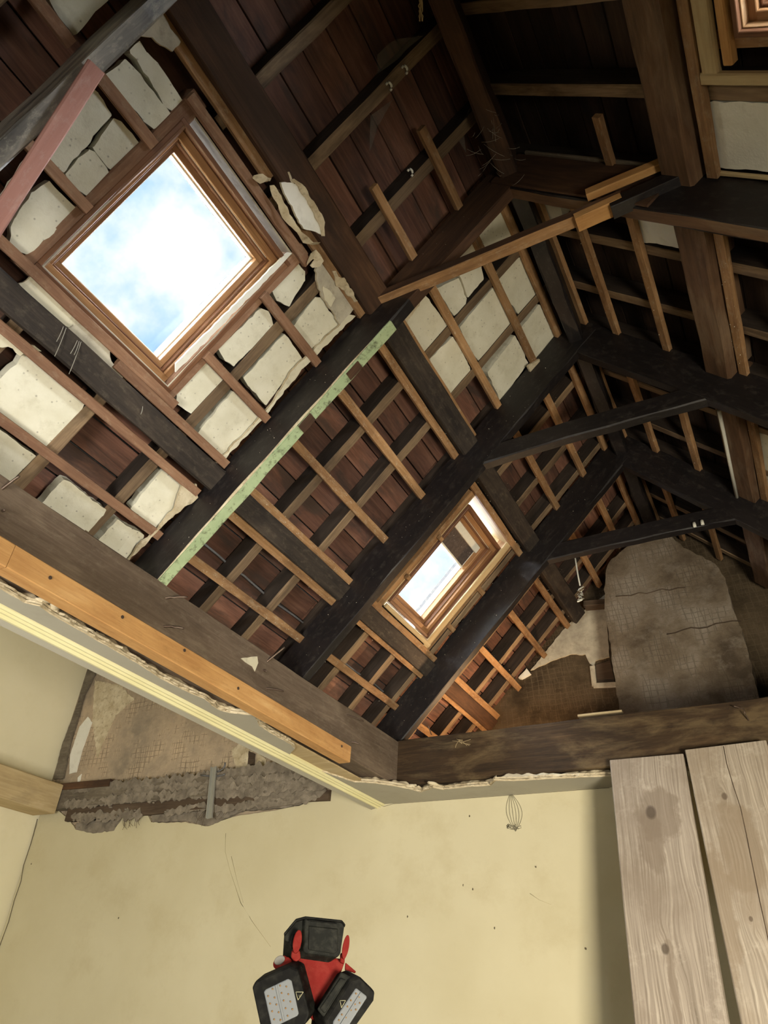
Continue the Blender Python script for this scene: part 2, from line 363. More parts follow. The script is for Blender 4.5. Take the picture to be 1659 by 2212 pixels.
# sloping ceiling over the left-hand space
vs = [(-2.13, ZC + .06), (XL - .2, 4.35), (XL - .2, 4.45), (-2.13, ZC + .16)]
cl = link('ceiling', mesh([(x, YR, z) for x, z in vs] + [(x, YW + .2, z) for x, z in vs], [(0, 1, 2, 3), (7, 6, 5, 4), (0, 4, 5, 1), (1, 5, 6, 2), (2, 6, 7, 3), (3, 7, 4, 0)]), 'wall'); tag(cl, kind='structure')
# flat soffit strip left along the wall plate and the end wall
edge = [(-560, 985), (-300, 1122), (-60, 1243), (0, 1272), (52, 1302), (85, 1310), (107, 1326), (150, 1350), (203, 1380), (249, 1406), (300, 1436), (347, 1466), (395, 1490), (440, 1510), (470, 1533), (496, 1540), (550, 1546), (560, 1568), (595, 1590), (628, 1608), (636, 1618), (622, 1634), (640, 1645), (700, 1668), (766, 1690), (807, 1692), (850, 1698), (890, 1706), (908, 1712), (936, 1702), (958, 1706), (1020, 1699), (1060, 1697), (1071, 1687), (1120, 1687), (1200, 1682), (1320, 1677), (1500, 1664), (1800, 1640)]
q = [(p.x, p.y) for p in (onZ(u, v, ZC - H) for u, v in edge)]
q = [(a, max(b, YR)) for a, b in q]
poly = [(a, -b) for a, b in q + [(XR, q[-1][1]), (XR, YW + .012), (-2.10, YW + .012), (-2.10, YR)]]
DOWN = lambda z: frame(Vector((0, 0, z)), Vector((1, 0, 0)), Vector((0, -1, 0)), Vector((0, 0, -1)))
sof = tag(slab('ceiling', poly, DOWN(ZC), .018, ['soffit', 'torn'], None, .005, .02, 0, 1), kind='structure')
# bare backing board where the finish has dropped off
bb = [onZ(u, v, ZC - H + .008) for u, v in ((600, 1585), (640, 1608), (775, 1682), (800, 1700), (770, 1712), (620, 1640))]
slab('backing_board', [(p.x, -p.y) for p in bb], DOWN(ZC + .008), .008, 'pale', sof, .002)
# crumbly torn lumps along the broken edge
def lump(name, c, r, mat, parent, sq=(1, 1, .6)):
    bm = bmesh.new(); bmesh.ops.create_icosphere(bm, subdivisions=2, radius=1); sd = random.random() * 50
    for v in bm.verts:
        k = 1 + .55 * noise.noise(v.co * 1.6 + Vector((sd, 0, 0))); v.co = Vector((v.co.x * sq[0], v.co.y * sq[1], v.co.z * sq[2])) * (r * k)
    me = bpy.data.meshes.new('m'); bm.to_mesh(me); bm.free(); me.polygons.foreach_set('use_smooth', [True] * len(me.polygons))
    return link(name, me, mat, parent, Matrix.Translation(Vector(c)) @ Matrix.Rotation(random.random() * 6, 4, 'Z'))
def ribbon(name, P, NV, w, lift, th, mat, parent, sd=0, step=.012, flare=.7):
    """ragged torn strip along P; NV = direction it curls towards"""
    pts_ = []
    for a, b in zip(P, P[1:]):
        k = max(1, int((b - a).length / step)); pts_ += [a.lerp(b, i / k) for i in range(k)]
    pts_.append(P[-1]); o_ = pts_[0].copy(); vs, fs = [], []; N = len(pts_)
    for i, p in enumerate(pts_):
        d = (pts_[min(i+1, N-1)] - pts_[max(i-1, 0)]).normalized(); c = NV.cross(d).normalized()
        r1 = .5 + .9 * noise.noise((i * .33 + sd, 0, 0)) + .4 * noise.noise((i * 1.1 + sd, 3, 0)); r2 = .5 + noise.noise((i * .35, 7 + sd, 0))
        x = min(1, i / 3, (N - 1 - i) / 3)
        row = [(f_, z_) for f_, z_ in ((-.5, 0), (-.1, .35), (.3, .8), (.55, 1.0))]
        for f_, z_ in row: vs.append(p - o_ + c * (w * f_ * (.4 + r1) * (1 - flare + flare * x)) + NV * (lift * z_ * (.4 + r2)))
        for f_, z_ in reversed(row): vs.append(p - o_ + c * (w * f_ * (.4 + r1) * (1 - flare + flare * x)) + NV * (lift * z_ * (.4 + r2) - th))
    for i in range(N - 1):
        for j in range(8):
            k = (j + 1) % 8; fs.append((i*8+j, i*8+8+j, i*8+8+k, i*8+k))
    fs.append(tuple(range(8))); fs.append(tuple((N-1)*8 + j for j in range(7, -1, -1)))
    return link(name, mesh(vs, fs), mat, parent, Matrix.Translation(o_))
EP = [Vector((a, b, ZC + .006)) for a, b in q]
for a_, b_ in ((2, 9), (8, 15), (14, 17), (16, 20), (24, 29), (28, 33), (32, 39)):
    ribbon('torn_plaster', EP[a_:b_ + 1], Vector((0, 0, 1)), .030, .012, .006, 'torn', sof, a_ * 3.1)
    ribbon('torn_plaster', [p + Vector((.004, -.003, .010)) for p in EP[a_:b_ + 1]], Vector((0, 0, 1)), .022, .016, .008, 'torn', sof, a_ * 5.7 + 2)
for i in (5, 6, 15, 16, 17, 20, 27, 28, 29, 32):
    lump('torn_plaster', EP[i] + Vector((random.uniform(-.01, .01), 0, .014)), random.uniform(.016, .026), 'torn', sof, (1.7, .9, .45))
# cornice moulding along the outer edge of the strip
prof = [(-2.052, .02), (-2.054, -.004), (-2.060, -.010), (-2.066, -.010), (-2.068, -.006), (-2.072, -.006), (-2.075, -.015), (-2.083, -.015), (-2.086, -.010), (-2.090, -.010), (-2.094, -.022), (-2.103, -.022), (-2.105, -.017), (-2.138, -.026), (-2.145, .06), (-2.10, .06)]
n_ = len(prof); vs = [(x, YR, ZC + z) for x, z in prof] + [(x, YW, ZC + z) for x, z in prof]
fs = [(i, (i+1) % n_, n_ + (i+1) % n_, n_ + i) for i in range(n_)] + [tuple(range(n_-1, -1, -1)), tuple(range(n_, 2*n_))]
tag(link('trim_1', mesh(vs, fs, [1 if i in (12, 13) else 0 for i in range(n_)] + [0, 0]), ['trim', 'soffit']), kind='structure')
# right-hand soffit and loft floor behind the tie beam
tag(box('ceiling', (1.0, YR, ZC + .02), (XR + .1, 3.48, ZC + .05), 'soffit'), kind='structure')
tag(box('floor', (-2.2, 3.63, ZC + .04), (1.7, YG, ZC + .07), 'floor'), kind='structure')
# ------------------------------------------------------------------ roof slopes
W1 = (.625, 1.18, .20, .875)          # big skylight opening: Y, s
W2 = (2.875, 3.42, .16, .93)
W3 = (.50, 1.10, .72, 1.37)           # right slope
HL, HR = [W1, W2], [W3]
DB = {'L': 2.51, 'R': 1.885}          # underside of the boards
RANGE = {'L': (-.78, 2.05), 'R': (-.42, 2.634)}
def roof_root(name, side, holes):
    vs, fs = [], []; d0, d1 = DB[side] + .03, DB[side] + .07; s0, s1 = RANGE[side]
    for a, b, c, d in rects_minus(YR, YG + .25, s0 - .02, s1 + .05, holes):
        k = len(vs); vs += [SP(side, Y, s, D) for D in (d0, d1) for Y, s in ((a, c), (b, c), (b, d), (a, d))]
        fs += [(k, k+1, k+2, k+3), (k+4, k+7, k+6, k+5), (k, k+4, k+5, k+1), (k+1, k+5, k+6, k+2), (k+2, k+6, k+7, k+3), (k+3, k+7, k+4, k)]
    o = link(name, mesh(vs, fs), 'slate'); tag(o, kind='structure'); return o
roofL = roof_root('roof_left', 'L', HL); roofR = roof_root('roof_right', 'R', HR)
ROOF = {'L': roofL, 'R': roofR}
for side, holes in (('L', HL), ('R', HR)):
    s0, s1 = RANGE[side]; s = s0; row = 0
    n, d = nd(side)
    while s < s1 - .02:
        w = .119 + random.uniform(-.006, .006); e = min(s + w, s1)
        spans = [(YR, YG + .2)]
        for h in holes:
            if s < h[3] and e > h[2]:
                spans = [x for a, b in spans for x in ((a, min(b, h[0])), (max(a, h[1]), b)) if x[1] - x[0] > .02]
        cut = [.05, 1.62, 2.57, 3.56] if row % 2 else [1.0, 2.9, 4.15]
        cut = random.sample(cut, 2)
        for a, b in spans:
            xs = [a] + sorted(c for c in cut if a + .1 < c < b - .1) + [b]
            for p, q_ in zip(xs, xs[1:]):
                off = random.uniform(0, .005)
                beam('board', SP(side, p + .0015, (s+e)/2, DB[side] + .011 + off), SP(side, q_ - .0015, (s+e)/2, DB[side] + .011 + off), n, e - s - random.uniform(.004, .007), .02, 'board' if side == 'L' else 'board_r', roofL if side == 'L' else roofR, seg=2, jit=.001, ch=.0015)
        s = e; row += 1
# common rafters
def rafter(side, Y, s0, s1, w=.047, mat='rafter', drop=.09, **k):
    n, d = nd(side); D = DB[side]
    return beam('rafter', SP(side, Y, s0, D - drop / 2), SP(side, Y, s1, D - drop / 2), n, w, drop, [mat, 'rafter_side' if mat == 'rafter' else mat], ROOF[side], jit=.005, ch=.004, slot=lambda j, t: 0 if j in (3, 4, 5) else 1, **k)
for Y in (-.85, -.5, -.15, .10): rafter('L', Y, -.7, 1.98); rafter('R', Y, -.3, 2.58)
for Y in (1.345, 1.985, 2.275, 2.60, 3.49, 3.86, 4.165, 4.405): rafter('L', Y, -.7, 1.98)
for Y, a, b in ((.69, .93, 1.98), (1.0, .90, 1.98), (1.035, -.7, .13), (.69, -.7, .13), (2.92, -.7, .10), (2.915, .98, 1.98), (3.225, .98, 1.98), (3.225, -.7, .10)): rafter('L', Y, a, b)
rafter('L', .602, .15, .93, .06, 'batten_red'); rafter('L', 1.20, .15, .93, .05, 'batten_red')
rafter('L', 2.855, .10, .97, .04, 'batten'); rafter('L', 3.435, .10, .97, .04, 'batten')
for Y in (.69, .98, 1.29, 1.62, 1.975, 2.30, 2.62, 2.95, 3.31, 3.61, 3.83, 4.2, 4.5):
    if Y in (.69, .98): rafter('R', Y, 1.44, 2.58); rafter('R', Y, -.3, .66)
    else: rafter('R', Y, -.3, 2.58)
rafter('R', 1.105 + .03, .6, 1.46, .05, 'batten')
# purlins, butted between the trusses
TY = [.30, 1.575, 2.545, 3.53]; TW = .05
BAYS = [(YR, TY[0])] + [(a + TW, b) for a, b in zip(TY, TY[1:])] + [(TY[3] + TW, YG)]
def along(name, side, s0, s1, a, b, Dbot, Dtop, mat, **k):
    n, d = nd(side); D = (Dbot + Dtop) / 2; k.setdefault('jit', .004)
    return beam(name, SP(side, a, (s0+s1)/2, D), SP(side, b, (s0+s1)/2, D), n, abs(s1 - s0), Dtop - Dbot, mat, ROOF[side], **k)
for i, (a, b) in enumerate(BAYS):
    e = .10 if i == 4 else 0
    along('purlin', 'L', .018, .112, a, b - (.10 if i == 4 else 0), 2.375, 2.50, 'raw' if i == 4 else 'purlin', ch=.006)
    along('purlin', 'L', .978, 1.085 if i != 1 else 1.105, a, b - e, 2.36, 2.50, 'raw' if i in (0, 1) else 'purlin', ch=.006)
    along('purlin', 'R', 1.568, 1.69, a, b - e, 1.725, 1.88, 'purlin_r', ch=.008, jit=.008)
    along('purlin', 'R', .45, .56, a, b, 1.735, 1.88, 'purlin_r', ch=.008)
    along('ridge_beam', 'L', 1.90, 2.03, a, b, 2.40, 2.50, 'raw' if i < 2 else 'dark') if False else None
# battens nailed under the rafters
DBT, TB = 2.395, .024
def batten(side, s, a, b, w=.034, mat='batten', D=None, th=TB):
    w = w * 1.15
    D = D or (DBT if side == 'L' else 1.768)
    return along('batten', side, s - w/2, s + w/2, a, b, D, D + th, mat, jit=.003, ch=.002)
for a, b, s, m_ in ((.60, 1.56, -.02, 'batten_red'), (-.2, 1.565, -.24, 'batten_red'), (.98, 1.57, .135, 'batten_red'), (.60, 1.24, .168, 'batten_red'),
    (1.195, 1.57, .378, 'batten_red'), (1.195, 1.57, .686, 'batten_red'), (.36, .60, .707, 'batten_red'), (.36, .60, .42, 'batten_red'), (.36, .60, .168, 'batten_red'),
    (.57, 1.24, .898, 'batten_red'), (.36, .92, .962, 'batten'), (1.10, 1.57, .962, 'batten'), (1.20, 1.57, 1.60, 'batten'), (1.22, 1.57, 1.298, 'batten'), (-.9, .28, .70, 'batten_red'), (-.9, .28, .962, 'batten_red')):
    batten('L', s, a, b, .030, m_)
batten('L', .995, .34, 1.57, .016, 'batten', D=2.38)
for s in (.128, -.002, -.235, .396, .684, .955, 1.097, 1.30, 1.611, 1.815): batten('L', s + random.uniform(-.004, .004), 1.60, 2.575, .034 if s < .9 else .031)
for s in (.126, .01, -.224, .943, 1.066, 1.315, 1.585, 1.806): batten('L', s, 2.60, 3.56, .033)
for s in (.132, .01, -.233, .375, .667, .932, 1.062, 1.308, 1.60, 1.81): batten('L', s, 3.58, 4.55, .034)
for s in (2.443, 2.228, 1.93, 1.54): batten('R', s, 1.60, 2.63, .034)
for s in (2.477, 2.235, 1.947, 1.543): batten('R', s, 2.60, 3.70, .034)
for s in (2.47, 2.27, 1.978, 1.543): batten('R', s, 3.58, 4.60, .034)
batten('R', 1.525, .34, 1.57, .034, 'batten'); batten('R', 1.957, 1.37, 1.57, .03); batten('R', 1.37, 2.6, 3.7, .034, 'pale')
for s in (1.3, .95): batten('R', s, 1.60, 2.6, .034)
for Y in (2.99, 3.19):                        # short noggings around the small skylight
    beam('nogging', SP('L', 3.43, .33 + (Y - 2.99) * 1.4, 2.43), SP('L', 3.50, .33 + (Y - 2.99) * 1.4, 2.43), NL, .03, .06, 'batten', roofL)
for s, e in ((.35, .0), (.62, .0)): beam('nogging', SP('L', 2.845, s, 2.40), SP('L', 2.875, s, 2.40), NL, .025, .02, 'batten', roofL)
# ------------------------------------------------------------------ insulation slabs and plaster left between the rafters
c5, c6, c8, c1, c3 = cropper(0, 0, 3.456), cropper(0, 500, 3.456), cropper(380, 400, 3.19), cropper(0, 1000, 3.456), cropper(780, 400, 3.19)
c7 = cropper(300, 0, 2.9625)
def round_poly(p, k=.18):
    out = []
    for i in range(len(p)):
        a, b, c = Vector(p[i-1]), Vector(p[i]), Vector(p[(i+1) % len(p)])
        out += [tuple(b.lerp(a, k)), tuple(b.lerp(a, k*.3).lerp(b.lerp(c, k*.3), .5)), tuple(b.lerp(c, k))]
    return out
PAN = [c5((975, 380), (1045, 300), (1100, 390), (1180, 480), (1370, 750), (1310, 830), (1230, 790), (1140, 640)),
 c5((790, 560), (940, 440), (970, 460), (1030, 540), (1290, 870), (1220, 920), (1150, 970), (1070, 900), (850, 640)),
 c5((600, 600), (740, 690), (835, 860), (475, 1290), (330, 1180), (400, 900)),
 c5((850, 880), (900, 900), (1070, 1100), (1030, 1160), (850, 1300), (690, 1100)),
 c5((665, 1110), (700, 1130), (835, 1310), (660, 1480), (560, 1400), (480, 1300)),
 [(107, 390), (130, 417), (165, 451), (119, 500), (58, 552), (20, 530), (30, 470), (72, 415)],
 [(104, -4), (140, -60), (270, -60), (231, 0), (162, 75), (127, 40)],
 [(0, 821), (55, 760), (81, 778), (188, 868), (110, 963), (95, 963), (-50, 865)],
 [(-10, 918), (81, 989), (20, 1042), (-60, 980)],
 c8((0, 1420), (210, 1200), (260, 1240), (335, 1330), (320, 1390), (110, 1580), (0, 1500)),
 c8((290, 1130), (590, 840), (640, 870), (670, 960), (640, 1010), (400, 1250), (340, 1210)),
 c8((660, 710), (840, 540), (890, 590), (890, 660), (780, 840), (690, 800)),
 c8((140, 1720), (390, 1420), (560, 1560), (580, 1590), (310, 1890)),
 c8((470, 1330), (750, 1020), (800, 1090), (880, 1200), (790, 1290), (620, 1520), (500, 1380)),
 c8((810, 970), (960, 770), (1000, 780), (1130, 960), (1060, 1060), (950, 1150), (840, 1010)),
 c1((320, 290), (480, 120), (560, 170), (660, 250), (790, 350), (770, 390), (560, 640), (200, 420)),
 c1((970, 340), (1220, 50), (1370, 180), (1400, 220), (1300, 350), (1170, 490)),
 c1((740, 570), (880, 420), (980, 490), (960, 560), (800, 780), (660, 660)),
 c1((830, 690), (990, 490), (1080, 540), (930, 780)),
 c3((270, 950), (430, 740), (600, 970), (430, 1170), (330, 1010)),
 c3((520, 710), (670, 640), (730, 780), (720, 830), (640, 900)),
 c3((470, 1200), (630, 1045), (680, 1110), (770, 1300), (620, 1470)),
 c3((680, 980), (910, 700), (980, 830), (1040, 960), (820, 1230), (730, 1090)),
 c3((620, 500), (760, 380), (810, 480), (845, 650), (735, 775), (690, 640)),
 c3((740, 350), (930, 115), (1000, 170), (1075, 340), (960, 500), (860, 480), (810, 350)),
 c3((940, 640), (1110, 480), (1210, 720), (1215, 750), (1090, 890), (1000, 790)),
 c3((870, 1290), (1060, 1040), (1110, 1120), (1150, 1230), (960, 1490)),
 c3((1105, 980), (1230, 820), (1340, 1050), (1220, 1180), (1190, 1200))]
for i, p in enumerate(PAN):
    spoly('insulation_panel', round_poly(p, .05), 2.425 + random.uniform(-.004, .004), .05, ['panel', 'panel'], roofL, 'L', .006)
PLA = [(c6((150, 400), (300, 290), (360, 400), (620, 640), (590, 690), (520, 720), (430, 660), (250, 520)), 'cream_plaster', 2.405),
 (c6((600, 650), (720, 730), (870, 860), (820, 900), (830, 970), (930, 1050), (910, 1110), (760, 960), (600, 830), (500, 730)), 'plaster', 2.405),
 (c6((-60, 640), (0, 680), (110, 770), (310, 890), (200, 890), (150, 930), (60, 860), (-60, 870)), 'cream_plaster', 2.405),
 (c5((1000, 170), (1080, 80), (1190, 60), (1350, 310), (1290, 380), (1240, 350), (1100, 270), (1050, 270), (985, 210)), 'plaster', 2.385),
 (c8((725, -20), (860, 0), (930, 140), (1000, 270), (1010, 340), (960, 330), (880, 300), (810, 170), (750, 60)), 'white_panel', 2.350),
 (c8((1000, 490), (1070, 600), (1230, 800), (1240, 840), (1130, 960), (1060, 850), (1000, 760), (960, 590)), 'plaster', 2.40),
 (c8((1010, 700), (1060, 720), (1100, 780), (1070, 840), (1030, 790)), 'cream_plaster', 2.397),
 (c8((300, 1925), (620, 1590), (760, 1400), (940, 1200), (1130, 1010), (1240, 900), (1190, 890), (1130, 960), (930, 1150), (790, 1290), (690, 1470), (500, 1690), (280, 1910)), 'cream_plaster', 2.402),
 (c1((1360, 170), (1470, 160), (1480, 260), (1250, 430), (1170, 520), (1130, 560), (950, 740), (1010, 640), (1180, 490), (1300, 340)), 'torn', 2.395),
 (c3((265, 950), (420, 770), (400, 830), (320, 940), (350, 1020), (320, 1040)), 'torn', 2.40),
 (c3((740, 345), (820, 320), (810, 350), (740, 370)), 'torn', 2.39), (c3((760, 340), (930, 120), (945, 160), (800, 320)), 'cream_plaster', 2.40),
 (c3((1150, 1250), (1230, 1200), (1230, 1230), (1170, 1290)), 'torn', 2.385), (c3((760, 1750), (850, 1715), (830, 1740), (770, 1765)), 'torn', 2.385)]
for p, m_, D in PLA: spoly('plaster_patch', p, D, .012, [m_, 'torn'], roofL, 'L', .007, None, 1, .012)
# curled torn paper and plaster edges round the hanging sheet
def torn_strip(px, D, w, lift, seedo=0):
    return ribbon('torn_plaster', [SP('L', *ps(u, v, D), D) for u, v in px], NL, w, lift, .005, 'torn', roofL, seedo)
torn_strip(c8((655, 0), (680, 60), (720, 130), (750, 210), (790, 260), (840, 320)), 2.365, .022, .02, 3)
torn_strip(c8((840, 320), (890, 380), (930, 400), (980, 400)), 2.385, .022, .02, 9)
torn_strip(c8((1010, 350), (1000, 260), (950, 160), (900, 80), (850, 0), (800, -40)), 2.345, -.018, .014, 15)
torn_strip(c7((730, 1130), (780, 1145), (840, 1150)), 2.375, .03, .012, 21)
torn_strip(c7((950, 1100), (965, 1150), (985, 1190)), 2.36, .02, .01, 24)
torn_strip(c8((900, 545), (950, 470), (985, 520), (930, 560)), 2.39, .03, .012, 27)
torn_strip(c8((1085, 590), (1110, 650), (1160, 700), (1200, 750), (1235, 800)), 2.39, .026, .016, 33)
# right slope slabs
for p in ([(1530, 220), (1800, 225), (1800, 380), (1545, 363)], [(1483, 0), (1499, 0), (1521, 127), (1507, 138)], [(1365, 470), (1469, 487), (1477, 537), (1379, 521)], c3((1220, 115), (1370, 150), (1395, 225), (1280, 268))):
    spoly('insulation_panel', p, 1.80, .05, 'white_panel', roofR, 'R', .005)
spoly('insulation_panel', [(1632, 935), (1720, 950), (1740, 1160), (1650, 1060)], 1.80, .04, 'panel', roofR, 'R', .006)
# ------------------------------------------------------------------ skylights
def skylight(name, side, hole, sash, Dn, blind=None):
    """window lining, frame, sash, glazing beads, pane. hole / sash = (Y0, Y1, s0, s1); Dn = layer of the room-side face"""
    n, d = nd(side); Yc, sc = (hole[0]+hole[1])/2, (hole[2]+hole[3])/2
    root = empty(name, SP(side, Yc, sc, Dn + .12)); tag(root, kind='structure')
    def ring(nm, o, w, d0, d1, mat, mat2=None):
        Y0, Y1, s0, s1 = o; D = (d0 + d1) / 2; h = d1 - d0
        for k, (a, b, ww) in enumerate((((Y0, s0 + w/2), (Y1, s0 + w/2), w), ((Y0, s1 - w/2), (Y1, s1 - w/2), w), ((Y0 + w/2, s0 + w), (Y0 + w/2, s1 - w), w), ((Y1 - w/2, s0 + w), (Y1 - w/2, s1 - w), w))):
            beam(nm, SP(side, *a, D), SP(side, *b, D), n, ww, h, mat2 if (mat2 and k in (1,)) else mat, root, seg=3, jit=.0006, ch=.002)
    gr = lambda o, k: (o[0] - k, o[1] + k, o[2] - k, o[3] + k)
    ring('lining', gr(sash, .072), .016, Dn + .015, Dn + .17, 'pine_dark', None)
    ring('frame', gr(sash, .056), .028, Dn + .055, Dn + .15, 'pine')
    ring('frame_bead', gr(sash, .028), .008, Dn + .07, Dn + .14, 'pine_dark')
    ring('sash', gr(sash, .022), .022, Dn + .095, Dn + .16, 'pine')
    ring('glazing_bead', gr(sash, .001), .006, Dn + .125, Dn + .16, 'white')
    a, b, c, e = sash; D = Dn + .145
    bx = slab('pane', [((a - Yc) * (1 if side == 'L' else -1), c - sc), ((b - Yc) * (1 if side == 'L' else -1), c - sc), ((b - Yc) * (1 if side == 'L' else -1), e - sc), ((a - Yc) * (1 if side == 'L' else -1), e - sc)], sframe(side, Yc, sc, D), .006, 'glass', root, 0)
    # white ventilation bar on the upper sash rail
    beam('ventilation_bar', SP(side, a - .01, e + .030, Dn + .075), SP(side, b + .01, e + .030, Dn + .075), n, .010, .012, 'white', root, seg=2, jit=0)
    beam('ventilation_bar', SP(side, a - .005, e + .010, Dn + .105), SP(side, b + .005, e + .010, Dn + .105), n, .006, .01, 'white', root, seg=2, jit=0)
    # outer cover flashing
    ring('flashing', gr(sash, .05), .05, Dn + .155, Dn + .185, 'slate')
    if blind:
        beam('blind', SP(side, (a+b)/2, blind, Dn + .128), SP(side, (a+b)/2, e, Dn + .128), n, b - a - .006, .004, 'blind', root, seg=2, jit=0)
        beam('blind_rail', SP(side, a, blind, Dn + .124), SP(side, b, blind, Dn + .124), n, .012, .012, 'white', root, seg=2, jit=0)
        beam('blind_cassette', SP(side, a, e - .02, Dn + .118), SP(side, b, e - .02, Dn + .118), n, .045, .02, 'white', root, seg=2, jit=0)
    return root
w1 = skylight('window_1', 'L', W1, (.677, 1.126, .255, .775), 2.40)
w2 = skylight('window_2', 'L', W2, (2.965, 3.325, .262, .80), 2.40, .642)
w3 = skylight('window_3', 'R', W3, (.56, 1.045, .78, 1.315), 1.76)
# timber trims around the right-hand skylight, and reveals closing the wells
def well(side, hole, root, D0, D1, mat):
    n, d = nd(side); Y0, Y1, s0, s1 = hole; D = (D0 + D1) / 2; h = D1 - D0
    for a, b in (((Y0, s0), (Y1, s0)), ((Y0, s1), (Y1, s1)), ((Y0, s0), (Y0, s1)), ((Y1, s0), (Y1, s1))):
        beam('reveal', SP(side, *a, D), SP(side, *b, D), n, .006, h, mat, root, seg=2, jit=.0005, ch=.001)
well('L', W1, w1, 2.42, 2.58, 'plaster'); well('L', W2, w2, 2.42, 2.58, 'pale'); well('R', W3, w3, 1.79, 1.95, 'batten')
beam('trim_board', SP('R', .4, 1.47, 1.775), SP('R', 1.215, 1.47, 1.775), NR, .055, .02, 'pale', w3)  # this and the next trim: stronger light put into a paler pine
beam('trim_board', SP('R', .4, 1.415, 1.785), SP('R', 1.19, 1.415, 1.785), NR, .03, .03, 'orange', w3)
beam('trim_board', SP('R', 1.225, 1.50, 1.77), SP('R', 1.225, .6, 1.77), NR, .035, .02, 'pale', w3)
for side, h, D in (('L', W1, 2.62), ('L', W2, 2.62), ('R', W3, 1.98)):
    c = SP(side, (h[0]+h[1])/2, (h[2]+h[3])/2, D); n, d = nd(side)
    o = area('sky_portal', c, c + n, h[1] - h[0] + .1, h[3] - h[2] + .1, 1, (1, 1, 1)); o.data.cycles.is_portal = True
    o.matrix_world = frame(c, YH, d if side == 'L' else -d, -n) if side == 'L' else frame(c, -YH, d, -n)
# pale lining and rough packing strip at the far side of each left-hand skylight
spoly('plaster_patch', c8((0, 1290), (600, 680), (800, 470), (770, 460), (0, 1230)), 2.41, .01, ['white_panel', 'torn'], roofL, 'L', .004)
beam('trim_board', SP('L', 3.375, .14, 2.405), SP('L', 3.375, .92, 2.405), NL, .05, .012, 'pale', w2)
beam('trim_board', SP('L', 2.87, .165, 2.405), SP('L', 3.40, .165, 2.405), NL, .025, .014, 'pale', w2)
# ------------------------------------------------------------------ trusses
def truss(i, label, dl, dr, slotL=None, slotR=None, matsL=('dark',), matsR=('dark',), collar=True):
    Y = TY[i] + TW / 2; root = empty('roof_truss', (-.436, Y, H + 1.27)); tag(root, label, 'roof truss')
    hL = .19; D = 2.236 + hL / 2
    beam('principal_rafter', SP('L', Y, -.62, D), SP('L', Y, 1.905 + dl, D), NL, TW, hL, list(matsL), root, seg=22, jit=.006, ch=.004, slot=slotL)
    D = 1.60 + hL / 2
    beam('principal_rafter', SP('R', Y + .004, -.32, D), SP('R', Y + .004, 2.50 + dr, D), NR, TW + .004, hL, list(matsR), root, seg=22, jit=.006, ch=.004, slot=slotR)
    if collar:
        z = H + 2.25; beam('collar_beam', (-1.02, Y + .006, z + .05), (.14, Y + .006, z + .055), Vector((0, 0, 1)), .055, .10, 'dark', root, jit=.006, ch=.006, bow=.012)
    return root
t0 = truss(0, 'nearest truss with a sooty side silvered by painted glare, at the upper left corner', 0, 0, None, None, ('silver_glare',), ('purlin_r',), False)
t1 = truss(1, 'truss with green paint under its left rafter, beside the big skylight', 0, .0,
    slotL=lambda j, t: 1 if t > .66 else 0, slotR=lambda j, t: 0 if j not in (0, 4) else 1, matsL=('dark', 'raw'), matsR=('dark', 'purlin_r'), collar=False)
t2 = truss(2, 'blackened middle truss whose collar spans just above the small skylight', 0, 0)
t3 = truss(3, 'blackened farthest truss standing on the tie beam before the chimney', 0, 0)
# brown raw upper half of the right rafter of the green-painted truss: a facing board
beam('facing_board', SP('R', TY[1] - .006, 2.46, 1.695), SP('R', TY[1] - .006, 1.66, 1.695), NR, .012, .175, 'raw', t1, jit=.004)
beam('ledge_strip', SP('R', TY[1] - .010, 2.42, 1.792), SP('R', TY[1] - .010, 1.70, 1.792), NR, .016, .012, 'lintel', t1, jit=.003)
beam('ledge_strip', SP('R', TY[1] - .010, 1.55, 1.792), SP('R', TY[1] - .010, 1.0, 1.792), NR, .016, .012, 'pale', t1, jit=.003)
# flaking green board edge and pale paint below the left rafter
Yg = TY[1] + .022
beam('painted_strip', SP('L', Yg, -.56, 2.232), SP('L', Yg, .98, 2.232), NL, .046, .008, ['green'], t1, seg=30, jit=.006, ch=.002)
for s in (.42, .70): beam('painted_strip', SP('L', Yg, s, 2.229), SP('L', Yg, s + .07, 2.229), NL, .040, .008, 'raw', t1, jit=.006)
beam('lath', SP('L', TY[1] + .0, -.5, 2.238), SP('L', TY[1] + .0, .95, 2.238), NL, .007, .006, 'torn', t1, seg=30, jit=.006)
# thin replacement collar, its light packing piece and the blackened stub of the old collar
zc = lambda u, v: onY(u, v, TY[1] - .01)
a, b = zc(800, 655), zc(1300, 455); 
beam('collar_beam', a, zc(1345, 430), Vector((0, 0, 1)), .05, .042, ['batten', 'raw'], t1, jit=.004, ch=.003, slot=lambda j, t: 0 if j in (0, 1, 7) else 1)
beam('collar_splice', zc(1245, 482), zc(1345, 436), Vector((0, 0, 1)), .056, .034, 'orange', t1, jit=.01, ch=.002)
beam('packing_piece', zc(1272, 437) - Vector((0, .03, 0)), zc(1476, 352) - Vector((0, .03, 0)), Vector((0, 0, 1)), .03, .042, 'orange', t1, jit=.002)
beam('collar_stub', zc(1320, 452), zc(1490, 376), Vector((0, 0, 1)), .052, .055, 'dark', t1, jit=.004, ch=.002)
tag(beam('loose_board', SP('L', .327, .66, 2.215), SP('L', .455, .0, 2.205), NL, .048, .018, 'pink', None, jit=.002), 'pinkish bare board hanging askew under the sooty truss', 'board')
spoly('plaster_patch', c5((-20, 1560), (0, 1450), (330, 1020), (560, 640), (600, 600), (500, 800), (330, 1100), (60, 1540)), 2.24, .012, ['plaster', 'torn'], t0, 'L', .008)
